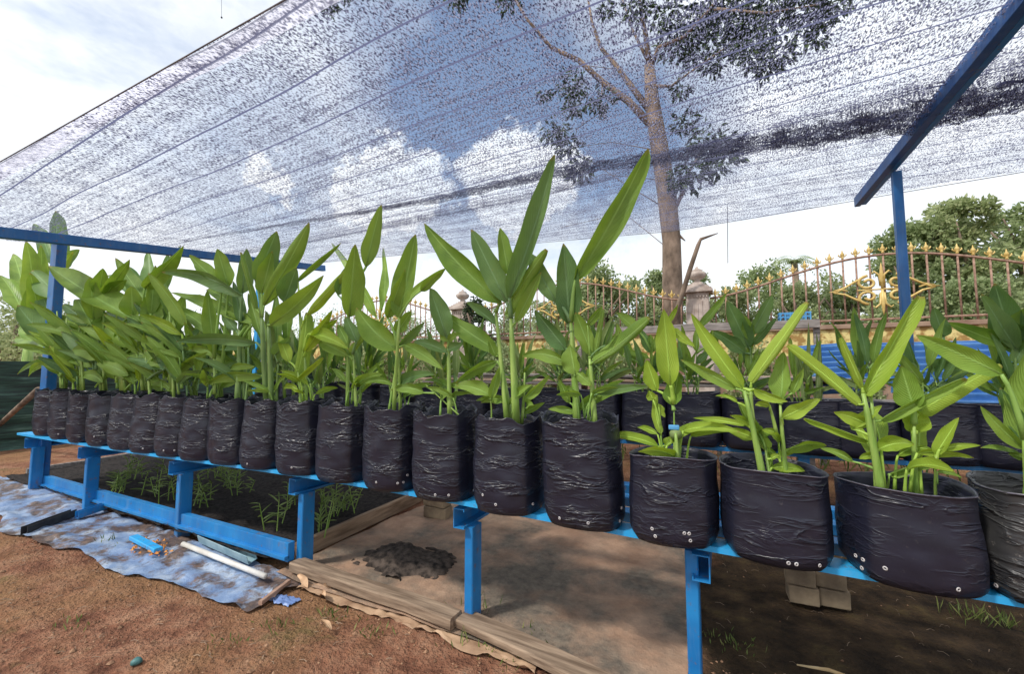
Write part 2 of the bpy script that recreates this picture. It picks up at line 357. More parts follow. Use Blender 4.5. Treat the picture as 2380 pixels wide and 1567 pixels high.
class P:      # nested parent: a mesh part that has sub-parts (all parts keep the thing's origin)
    pass
def sub(part, parent): return {'e': part, 'o': parent['o']}
def bez(a, c, b, t): return a*(1-t)**2+c*2*t*(1-t)+b*t*t
# ------------------------------------------------------------------ leaf builder
def add_leaf(mb, base, tip, width, roll=1., bend=.08, rot=0., tipcut=0., rng=random, stalk=None, ns=14, na=9, droop=None, tw=0.):
    base, tip = Vector(base), Vector(tip); d = tip-base; Ln = d.length
    if Ln < 1e-4: return
    dn = d.normalized(); view = (EYEV-(base+tip)/2).normalized()
    side = dn.cross(view)
    if side.length < .05: side = dn.orthogonal()
    side.normalize(); nrm = side.cross(dn).normalized()
    upv = Vector((0, 0, 1)) if abs(dn.z) < .97 else side
    bd = (upv-dn*upv.dot(dn)); bd = bd.normalized() if bd.length > .05 else side
    ctrl = (base+tip)/2+bd*Ln*bend
    sg = 1; tube_ = roll >= 1.5; asym = rng.uniform(-.65, .65); wav = rng.uniform(.10, .26)
    if tube_: roll *= 1.5; sg = rng.choice((1, -1)); width *= .86
    vs = []; uvs = []; fs = []
    ph1, ph2 = rng.uniform(0, 6), rng.uniform(0, 6)
    for i in range(ns+1):
        t = i/ns; p = bez(base, ctrl, tip, t); tg = (ctrl-base)*(1-t)+(tip-ctrl)*t; tg.normalize()
        a = rot+tw*(t-.4)
        n_ = nrm*math.cos(a)+side*math.sin(a); n_ = (n_-tg*n_.dot(tg)).normalized(); sd_ = tg.cross(n_).normalized()
        wp = (math.sin(math.pi*min(1, t**.82*.985+.012))**((.24 if Ln < .4 else .55) if tube_ else .66))
        wp *= (1-(.1 if tube_ else .28)*t)
        hw = width*.5*max(.015, wp)*(1+.06*math.sin(13*t+ph2))
        rl = roll*(1.15-.35*math.sin(math.pi*t)) if roll > .5 else roll
        if rl > .1: hw_arc = hw*min(2.4, (rl/2)/max(.2, math.sin(min(rl/2, 1.5)))) 
        else: hw_arc = hw
        for j in range(na):
            s_ = -1+2*j/(na-1)
            if rl > .1:
                rs = rl*(1+asym*(1 if s_ > 0 else -1)); ang = s_*rs/2; rad = hw_arc/(max(.3, rs)/2)*(.8 if rs > rl else 1.05); x = rad*math.sin(ang)*(1-.25*abs(s_)); z = sg*rad*(1-math.cos(ang))
            else: x = s_*hw; z = 0
            z += abs(s_)*hw*.18
            rip = abs(s_)**2*hw*wav*math.sin(8*t+ph1+(2 if s_ > 0 else 0)) + abs(s_)**2*hw*.05*math.sin(21*t+ph2)
            vs.append(p+sd_*x+n_*(z+rip)); uvs.append((.5+s_*.5, t))
    for i in range(ns):
        for j in range(na-1):
            a = i*na+j; fs.append((a, a+1, a+na+1, a+na))
    mb.add(vs, fs, uvs)
    # midrib on the back
    pts = [bez(base, ctrl, tip, t)-nrm*.0012 for t in (0, .25, .5, .75)]
    mb.tube(pts, [.0035*max(.4, width/.09), .0028, .002, .001], 5)
    if stalk is not None:
        a = Vector(stalk); b = base; c = Vector((a.x*.6+b.x*.4, a.y*.6+b.y*.4, b.z*.75+a.z*.25))
        r0 = max(.0035, min(.008, width*.06))
        mb.tube([bez(a, c, b, t) for t in (0, .25, .5, .75, 1)], [r0*1.4, r0*1.2, r0, r0*.9, r0*.8], 6)
# ------------------------------------------------------------------ grow bag
def bag_parts(th, cx, cy, z0, r, h, rng, nh=4, dusty=False, hemmed=False, soil_drop=.03, hi=True):
    nseg = 48 if hi else 20; nz = 26 if hi else 8
    ph = [rng.uniform(0, 6.28) for _ in range(8)]; sq = rng.uniform(.025, .05); ph0 = math.pi+rng.uniform(-.9, .5); off = rng.uniform(0, 50)
    def rad(a, q):
        rr = r*(1+sq*math.cos(4*a+ph0)*(1-.3*q)+.02*math.cos(2*a+ph[1])+.012*math.cos(3*a+ph[2]))
        for g in range(4):
            da = math.atan2(math.sin(a-(ph0+math.pi*(2*g))/-4), math.cos(a-(ph0+math.pi*(2*g))/-4)); rr += r*.035*math.exp(-(da/.10)**2)
        rr *= (1-.10*max(0, (.12-q)/.12)**1.6)         # rounded foot
        rr *= 1+.035*math.sin(math.pi*min(1, q/.75))-(.0 if hemmed else .02*q)
        if q > .02 and hi:
            f = math.sin(math.pi*min(1, q*1.15))
            nn = noise.noise(Vector((math.cos(a)*2.6+off, math.sin(a)*2.6, q*6.5*(h/.38))))
            n2 = noise.noise(Vector((math.cos(a)*5+off, math.sin(a)*5, q*17*(h/.38))))
            rr += r*((.035 if not hemmed else .018)*nn+(.014 if not hemmed else .004)*n2)*(.35+.65*max(0, f))
            # vertical side gussets
            for g in (ph[3], ph[3]+math.pi): rr -= r*.045*math.exp(-((math.atan2(math.sin(a-g), math.cos(a-g)))/.07)**2)
        return rr
    lx, ly = (rng.uniform(-.022, .022), rng.uniform(-.02, .012)) if not hemmed else (rng.uniform(-.008, .008), 0)
    r = r*(rng.uniform(.955, 1.02) if not hemmed else 1); h = h+(rng.uniform(-.014, .010) if not hemmed else 0)
    def rimz(a): 
        if hemmed: return .006*math.sin(2*a+ph[4])+.006*math.sin(a+ph[5])
        return .011*math.sin(3*a+ph[4])+.008*math.sin(7*a+ph[5])+.005*math.sin(13*a+ph[6])
    vs = []; fs = []
    for i in range(nz+1):
        q = i/nz
        for k in range(nseg):
            a = 2*math.pi*k/nseg; rr = rad(a, q); z = z0+h*q+(rimz(a)*q**4)
            vs.append((cx+lx*q+rr*math.cos(a), cy+ly*q+rr*math.sin(a), z))
    top = nz*nseg
    for (ins, dz) in ((-.003 if hemmed else -.001, .004), (.003, .0035), (.006, -.012), (.012, -soil_drop-.02)):
        for k in range(nseg):
            a = 2*math.pi*k/nseg; rr = rad(a, 1)-ins; vs.append((cx+lx+rr*math.cos(a), cy+ly+rr*math.sin(a), z0+h+rimz(a)+dz))
    rows = nz+5
    for i in range(rows-1):
        for k in range(nseg): fs.append((i*nseg+k, i*nseg+(k+1) % nseg, (i+1)*nseg+(k+1) % nseg, (i+1)*nseg+k))
    fs.append(tuple(range(nseg-1, -1, -1)))
    mb = MB(); mb.add(vs, fs); bag = mb.build('grow_bag', 'bag_dusty' if dusty else ('bag_smooth' if hemmed else 'bag'), th, True)
    if hemmed and hi:
        rb_ = MB(); rb_.tube([(cx+lx+(rad(2*math.pi*k/64, 1)+.001)*math.cos(2*math.pi*k/64), cy+ly+(rad(2*math.pi*k/64, 1)+.001)*math.sin(2*math.pi*k/64), z0+h+rimz(2*math.pi*k/64)+.002) for k in range(65)], .0019, 5, False); rb_.build('rim', 'rim', sub(bag, th), True)
    sb = MB(); sv = []; sf = []
    nr = 6
    for i in range(nr+1):
        for k in range(nseg):
            a = 2*math.pi*k/nseg; rr = (rad(a, 1)-.008)*i/nr
            x, y = cx+lx+rr*math.cos(a), cy+ly+rr*math.sin(a); sv.append((x, y, z0+h-soil_drop+.012*noise.noise(Vector((x*22, y*22, 1)))))
    for i in range(nr):
        for k in range(nseg): sf.append((i*nseg+k, i*nseg+(k+1) % nseg, (i+1)*nseg+(k+1) % nseg, (i+1)*nseg+k))
    sb.add(sv, sf)
    if hi and hemmed:
        for k in range(160):
            a = rng.uniform(0, 6.28); rr = r*.88*math.sqrt(rng.random()); p = Vector((cx+rr*math.cos(a), cy+rr*math.sin(a), z0+h-soil_drop+.004)); q = rng.uniform(.002, .006)
            sb.add([p+Vector(v)*q for v in ((1, 0, 0), (-1, .3, 0), (0, 1, .2), (0, -1, 0), (.1, .1, 1.2))], [(0, 2, 4), (2, 1, 4), (1, 3, 4), (3, 0, 4)])
    sb.build('soil', 'soil', th, True)
    # drainage eyelets on the camera side near the foot
    base_a = math.atan2(-cy, -cx)
    for k in range(nh):
        a = base_a+rng.uniform(-1.0, 1.0); q = rng.choice((.09, .12, .2)); rr = rad(a, q)+.0015
        p = Vector((cx+lx*q+rr*math.cos(a), cy+ly*q+rr*math.sin(a), z0+h*q)); ou = Vector((math.cos(a), math.sin(a), 0)); tx = Vector((-math.sin(a), math.cos(a), 0)); hb = MB(); vs = []; fs = []
        for i in range(12):
            b = 2*math.pi*i/12; dd = tx*math.cos(b)+Vector((0, 0, 1))*math.sin(b)
            vs += [p+dd*.0058, p+dd*.0034+ou*.0016, p+dd*.0022]
        for i in range(12):
            j = (i+1) % 12
            for q2 in range(2): fs.append((i*3+q2, j*3+q2, j*3+q2+1, i*3+q2+1))
        hb.add(vs, fs); hb.build('drainage_hole', 'hole', sub(bag, th))
    return bag
# ------------------------------------------------------------------ setting
def grid(x0, x1, y0, y1, nx, ny, fz, wx=None):
    mb = MB(); vs = []; fs = []; uvs = []
    for j in range(ny+1):
        for i in range(nx+1):
            x = x0+(x1-x0)*i/nx; y = y0+(y1-y0)*j/ny; vs.append((x, y, fz(x, y))); uvs.append((x, y))
    for j in range(ny):
        for i in range(nx):
            a = j*(nx+1)+i; fs.append((a, a+1, a+nx+2, a+nx+1))
    mb.add(vs, fs, uvs); return mb
def gz(x, y):
    e = min(1, max(0, (8-abs(x+2))/3))*min(1, max(0, (9-abs(y-1))/3))
    z = .05*max(0, min(1, (-x-2.5)/2.5)) * min(1, max(0, (9-abs(x))/2))
    return z*1.0+e*(.03*noise.noise(Vector((x*1.3, y*1.3, 0)))+.012*noise.noise(Vector((x*5, y*5, 3)))+.006*noise.noise(Vector((x*16, y*16, 7))))
# one sheet with dense middle
xs = [-400, -150, -60, -30, -18, -12]+[-10+i*.05 for i in range(0, 301)]+[6, 8, 12, 20, 40, 150, 400]
ys = [-200, -60, -20, -8, -3]+[-1+i*.05 for i in range(0, 141)]+[6.5, 8, 10, 14, 20, 30, 50, 100, 250, 500]
xs = sorted(set(round(x, 3) for x in xs)); ys = sorted(set(round(y, 3) for y in ys))
mb = MB(); vs = [(x, y, gz(x, y)) for y in ys for x in xs]; nx = len(xs)
fs = [(j*nx+i, j*nx+i+1, (j+1)*nx+i+1, (j+1)*nx+i) for j in range(len(ys)-1) for i in range(nx-1)]
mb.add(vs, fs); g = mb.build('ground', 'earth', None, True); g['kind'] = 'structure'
# clods and small stones strewn on the earth
mb = MB(); rg = random.Random(3)
for k in range(9000):
    x = rg.uniform(-7.5, 1.2); y = rg.uniform(.25, 1.9) if k < 8400 else rg.uniform(1.9, 7); q = rg.uniform(.0018, .0065)*(1 if rg.random() < .95 else 2.0)
    p = Vector((x, y, gz(x, y)+q*.2)); a = rg.uniform(0, 6.28)
    vv = []
    for i in range(5):
        b = a+i*1.257; e = q*rg.uniform(.7, 1.4); vv.append(p+Vector((math.cos(b)*e, math.sin(b)*e, 0)))
    vv.append(p+Vector((rg.uniform(-.3, .3)*q, rg.uniform(-.3, .3)*q, q*rg.uniform(.5, 1.1))))
    mb.add(vv, [(i, (i+1) % 5, 5) for i in range(5)])
tag(mb.build('clods', 'clod'), 'small clods and grit strewn over the bare reddish earth', 'clods')['kind'] = 'stuff'
mb = MB()
for (px, py, n, sz) in ((1250, 1480, 16, .05), (1100, 1430, 26, .09), (1085, 1500, 20, .06), (650, 1460, 30, .05), (250, 1275, 16, .06), (770, 1430, 34, .045), (1700, 1500, 50, .03), (860, 1470, 30, .04), (540, 1500, 25, .03), (1180, 1540, 20, .04), (170, 1450, 24, .03), (2250, 1440, 40, .07), (2330, 1450, 40, .07)):
    c = gnd(px, py)
    for k in range(n):
        p = c+Vector((rg.gauss(0, .05), rg.gauss(0, .03), 0)); p.z = gz(p.x, p.y)
        mb.quadleaf(p, Vector((rg.gauss(0, .5), rg.gauss(0, .5), 1)), Vector((rg.gauss(0, 1), rg.gauss(0, 1), 0)), sz*rg.uniform(.5, 1.2), .006)
tag(mb.build('grass', 'grass'), 'short weeds and grass blades sprouting from the earth', 'grass')['kind'] = 'stuff'
mb = MB()
for k in range(900):
    x = rg.uniform(-6.5, .6); y = rg.uniform(.3, 1.5); z = gz(x, y)+.004; a = rg.uniform(0, 6.28); l = rg.uniform(.008, .035)
    mb.tube([(x, y, z), (x+math.cos(a+.2)*l*.5, y+math.sin(a+.2)*l*.5, z+.003), (x+math.cos(a)*l, y+math.sin(a)*l, z)], .0014, 3)
tag(mb.build('twigs', 'wood'), 'fine dry twigs and straw bits scattered over the foreground earth', 'twigs')['kind'] = 'stuff'
mb = MB()
for k in range(9000):
    x = rg.uniform(-26, 14); y = rg.uniform(4.8, 13) ; p = Vector((x, y, gz(x, y)))
    mb.quadleaf(p, Vector((rg.gauss(0, .4), rg.gauss(0, .4), 1)), Vector((rg.gauss(0, 1), rg.gauss(0, 1), 0)), rg.uniform(.1, .32), .02)
tag(mb.build('tall_grass', 'grass'), 'rough grass and weeds growing behind the benches and along the wall', 'grass')['kind'] = 'stuff'
# ------------------------------------------------------------------ front bench
SH = .55; YF = 1.545
def bow(x): return .075*math.exp(-((x+1.9)/1.35)**2)
def yf(x): return (1.545 if x > -1 else 1.545-.065*min(1.1, (-1-x)/4.2))+bow(x)
legx = [at(px, 1000, YF+.04).x for px in (105, 227, 425, 685, 1078, 1597)]+[.85]
bench = empty('plant_bench', (-2.2, YF, 0), 'blue painted steel bench carrying the front row of black grow bags', 'bench')
XL, XR = legx[0]-.22, 1.6
mb = MB()
for q in range(16):
    xa, xb = XL+(XR-XL)*q/16, XL+(XR-XL)*(q+1)/16
    mb.add([(xx, yf(xx)+dy, SH+dz) for xx in (xa, xb) for (dy, dz) in ((0, 0), (.085, 0), (.085, -.018), (0, -.018))], [(0, 4, 5, 1), (1, 5, 6, 2), (2, 6, 7, 3), (3, 7, 4, 0)]+([(0, 1, 2, 3)] if q == 0 else [])+([(4, 7, 6, 5)] if q == 15 else []))
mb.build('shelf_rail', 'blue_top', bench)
for y in (1.80, 2.0, 2.2):
    mb = MB(); mb.box(((XL+XR)/2, y, SH-.02), (XR-XL, .07, .04), 0, .004); mb.build('shelf_rail', 'blue', bench)
YF0 = YF
for i, x in enumerate(legx):
    YF = yf(x)
    z0 = gz(x, YF)-.02
    mb = MB(); mb.beam((x, YF+.075, z0), (x, YF+.075, SH-.12 if i != 5 else SH-.04), .042, .08, .004, up=Vector((0, 1, 0))); mb.build('leg', 'blue', bench)
    xo = -.012 if i != 5 else .05
    mb = MB(); mb.channel((x-.02+xo, YF+.004, SH-.079), (x-.02+xo, 2.3, SH-.079), .055, .085, (1, 0, 0) if i != 5 else (-1, 0, 0)); mb.build('cross_beam', 'blue', bench)
YF = yf(-3.5)
mb = MB(); mb.box(((legx[0]+legx[3])/2, YF+.085, .125), (legx[3]-legx[0]-.05, .04, .10), 0, .003)
mb.box(((legx[0]+legx[3])/2, YF+.060, .10), (legx[3]-legx[0]-.05, .03, .02), 0, .003)
mb.build('lower_rail', 'blue', bench)
# ------------------------------------------------------------------ canopy frame and net
frame = empty('canopy_frame', (-2, 2.6, 0), 'blue steel post and beam frame holding up the shade net', 'frame')
lp = at(133, 545, 1.58); X0 = lp.x
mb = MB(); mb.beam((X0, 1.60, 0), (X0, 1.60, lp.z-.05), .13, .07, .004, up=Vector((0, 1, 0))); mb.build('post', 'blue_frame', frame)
pl = at(597, 760, 3.45)
mb = MB(); mb.beam((X0+.03, 3.5, 0), (X0+.03, 3.5, 2.42), .07, .07, .004, up=Vector((0, 1, 0))); mb.build('post', 'blue_top', frame)
pA, pB = at(0, 541, 1.12), at(752, 624, 4.42)
DA = (pB-pA); 
mb = MB(); mb.beam(pA-DA*.25, pB, .07, .085, .004); mb.build('beam', 'blue_frame', frame)
rp = at(2082, 400, 3.72)
mb = MB(); mb.beam((rp.x, rp.y, 0), (rp.x, rp.y, rp.z), .050, .050, .004, up=Vector((0, 1, 0))); mb.build('post', 'blue_frame', frame)
bA, bB = at(1992, 478, 4.40), at(2379, 12, 2.25)
dd = (bA-bB).normalized(); HB = bA.z
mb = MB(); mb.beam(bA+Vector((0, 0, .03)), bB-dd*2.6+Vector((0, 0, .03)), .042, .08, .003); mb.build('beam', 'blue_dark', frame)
mb = MB(); mb.beam(bA+Vector((.036, -.03, .0)), bB-dd*2.6+Vector((.036, 0, .0)), .032, .02, .002); mb.build('beam_lip', 'blue', frame)
mb = MB(); mb.beam((rp.x, 3.66, SH-.03), (rp.x+.02, 3.66, SH+.0), .16, .05, .004); mb.build('bracket', 'blue_top', frame)
# net corners
def netz(x, y):
    t = (x-X0)/(rp.x+.3-X0); s_ = (y-1.0)/3.35
    t_ = min(1.2, max(-.2, t))
    zl = pA.z+.045+(pB.z-pA.z)*((y-pA.y)/(pB.y-pA.y)); zr = HB+.085
    z = zl*(1-t_)+zr*t_
    z += -.05*math.sin(math.pi*min(1, max(0, t)))*(.4+.6*math.sin(math.pi*min(1, max(0, s_))))
    return z
yn0 = at(0, 372, 1).y
def hit(px, py):
    lo, hi = .4, 7.
    for _ in range(50):
        md = (lo+hi)/2; p = at(px, py, md)
        if p.z < netz(p.x, md): lo = md
        else: hi = md
    return at(px, py, (lo+hi)/2)
near = [hit(0, 376), hit(660, 0)]; farp = [hit(755, 612), hit(1560, 541), hit(2379, 404)]
print('NET', near, farp)
def yfar(x):
    a, b, c = farp
    if x < b.x: return a.y+(b.y-a.y)*(x-a.x)/(b.x-a.x)
    return b.y+(c.y-b.y)*(x-b.x)/(c.x-b.x)
def seam1(x): return hit_y[0]+(hit_y[1]-hit_y[0])*max(0, min(1, (x+4)/5))
hit_y = (hit(900, 488).y, hit(1700, 330).y)
hit_z = (hit(900, 470).y, hit(1700, 352).y, hit(2250, 285).y, hit(2250, 205).y); print('SEAM', hit_y, hit_z)
def net_sheet(name, y0, y1, label, x1, wig=0, dz=0):
    nx, ny = 160, 40; mb = MB(); vs = []; uvs = []
    for j in range(ny+1):
        for i in range(nx+1):
            x = X0-.05+(x1-X0+.05)*i/nx; u = i/nx
            ya = y0(x) if callable(y0) else y0; yb = y1(x) if callable(y1) else y1
            v = j/ny; y = ya+(yb-ya)*v
            z = netz(x, y)+dz+.018*noise.noise(Vector((x*1.4, y*2.5, dz*50)))
            if wig:
                e = max(0, 1-(v if wig > 0 else 1-v)*5)
                z += e*.035*noise.noise(Vector((x*6, y*11, 4)))*max(0, min(1, (x+1.2)/1.2))
            vs.append((x, y, z)); uvs.append((x, y+.03*noise.noise(Vector((x*.8, y, 2)))))
    fs = [(j*(nx+1)+i, j*(nx+1)+i+1, (j+1)*(nx+1)+i+1, (j+1)*(nx+1)+i) for j in range(ny) for i in range(nx)]
    mb.add(vs, fs, uvs); o = mb.build(name, 'net', None, True); tag(o, label, 'shade net'); return o
ynear = lambda x: near[0].y+(near[1].y-near[0].y)*(x-near[0].x)/(near[1].x-near[0].x)
n1_ = net_sheet('shade_net', ynear, lambda x: hit_z[1]+.05+.10*max(0, x+.4)+.02*math.sin(x*2.3), 'wide black shade net stretched overhead, its straight front edge rising over the camera', 3.6)
n2_ = net_sheet('shade_net', lambda x: hit_z[1]-.09-.16*max(0, min(1.5, x+.4))+.02*math.sin(x*1.7), yfar, 'narrower shade net strip behind, overlapping the wide net in a dark seam', 4.6, 1, .02)
def hem(name, fy, x1, par, dz):
    mb = MB(); pts = []
    for i in range(60):
        x = X0-.05+(x1-X0)*i/59; y = fy(x); pts.append((x, y, netz(x, y)+dz))
    mb.tube(pts, .003, 5); o = mb.build('hem_cord', 'cord', None, True); o.parent = par; return o
hem('hem', yfar, 4.5, n2_, .015)
hem('hem', ynear, 3.5, n1_, 0)
m = Mat('hemband'); m.base(m.ramp(m.noise(30, 3), [(.3, (.42, .42, .5)), (.7, (.62, .62, .70))])); m.rough(.6)
tr = m.n('ShaderNodeBsdfTranslucent'); tr.inputs[0].default_value = (.75, .75, .85, 1); ms = m.n('ShaderNodeMixShader'); ms.inputs[0].default_value = .8
m.L.new(m.b.outputs[0], ms.inputs[1]); m.L.new(tr.outputs[0], ms.inputs[2]); m.L.new(ms.outputs[0], m.out.inputs[0]); M['hemband'] = m.m
mb = grid(0, 1, 0, 1, 120, 3, lambda x, y: 0)
mb.v = [(X0-.05+(3.5-X0)*u, ynear(X0-.05+(3.5-X0)*u)+.09*v, netz(X0-.05+(3.5-X0)*u, ynear(X0+(3.5-X0)*u)+.09*v)-.004+.018*noise.noise(Vector(((X0-.05+(3.5-X0)*u)*1.4, (ynear(0)+.05)*2.5, 0)))) for (u, v, z) in mb.v]
o = mb.build('hem_band', 'hemband', None, True); o.parent = n1_
# gathered, folded edge where the two nets meet
up_ = [(420, 556), (1000, 455), (1290, 384), (1700, 318), (1900, 282), (2100, 238), (2379, 172), (2700, 95)]
lo_ = [(420, 558), (1000, 466), (1290, 406), (1700, 348), (1900, 328), (2100, 300), (2379, 240), (2700, 165)]
A_ = [hit(*p) for p in up_]; B_ = [hit(*p) for p in lo_]
def lin(P, t):
    t *= len(P)-1; i = min(int(t), len(P)-2); return P[i].lerp(P[i+1], t-i)
for layer in range(2):
    mb = grid(0, 1, 0, 1, 260, 14, lambda x, y: 0); nv = []; nu = []
    for (u, v, z) in mb.v:
        a = lin(A_, u); b = lin(B_, u); p = a.lerp(b, v+.12*noise.noise(Vector((u*30, layer*7, 0))))
        amp = (a-b).length
        p.z = netz(p.x, p.y)-.012-.015*layer+amp*.16*noise.noise(Vector((p.x*5, p.y*18, layer*9)))+amp*.10*noise.noise(Vector((p.x*13, p.y*30, 4+layer)))
        nv.append(tuple(p)); nu.append((p.x*1.2, p.y*1.4+layer*.37))
    mb.v = nv; mb.uv = nu; o = mb.build('folded_edge', 'net_fold', None, True); o.parent = n2_
# vertical net fence on the far left
mb = MB(); pts_a = gnd(-260, 1105); X_ = gnd(60, 1042).x
vs = []; uvs = []; nx, nz = 60, 16
for j in range(nz+1):
    for i in range(nx+1):
        y = -.5+9*i/nx; z = 1.22*j/nz; x = X_+.05*noise.noise(Vector((y*1.5, z*5, 0)))+.02*math.sin(z*26+y)
        vs.append((x, y, z)); 
mb.add(vs, [(j*(nx+1)+i, j*(nx+1)+i+1, (j+1)*(nx+1)+i+1, (j+1)*(nx+1)+i) for j in range(nz) for i in range(nx)])
sn = empty('net_fence', (X_, 4, 0), 'low dark green net fence at the far left end', 'fence'); mb.build('net_screen', 'sidenet', sn, True)
for y in (0, 1.6, 3.2, 4.8, 6.4, 8): 
    mb = MB(); mb.tube([(X_-.03, y, 0), (X_-.03, y+.02, 1.3)], .025, 6); mb.build('stake', 'wood', sn)
mb = MB(); a = gnd(-30, 1000, .25); mb.tube([gnd(-20, 1005, .2), (gnd(90, 905, .9))], .03, 7); tag(mb.build('stick', 'bark', None, True), 'brown wooden stick leaning against the dark green net fence', 'stick')
# ------------------------------------------------------------------ front row of bags
left_edges = [75, 113, 155, 203, 257, 303, 360, 420, 487, 560, 647, 740, 850, 965, 1105, 1270, 1460, 1668, 1938, 2238]
YB = 1.605
def bag_x(pxl, r):
    d = ray(pxl, 1000); l = math.hypot(d.x, d.y); dx, dy = d.x/l, d.y/l
    t = (YB+r*dx)/dy; return t*dx+r*dy
specs = []
for i, pl_ in enumerate(left_edges):
    r = .150; h = .38
    if i == 16: r, h = .146, .275
    if i == 17: r, h = .150, .265
    if i == 18: r, h = .148, .25
    if i == 19: r, h = .160, .27
    YB = 1.605; x_ = bag_x(pl_, r)
    for _ in range(3): YB = 1.605+bow(x_); x_ = bag_x(pl_, r)
    specs.append((x_, r, h))
# digitised plants: frames of the enlarged photograph -> photo pixels
FR = {'A': (2200, 1100, 1.959), 'B': (3000, 1100, 1.959), 'C': (1700, 500, 1.3056), 'D': (0, 850, 1.741), 'E': (600, 750, 1.741), 'F': (1000, 700, 1.958)}
def fp(fr, x, y):
    o = FR[fr]; k = 2379/3898
    return (o[0]+x/o[2])*k, (o[1]+y/o[2])*k
def fw(fr, wpx): return wpx/FR[fr][2]*2379/3898
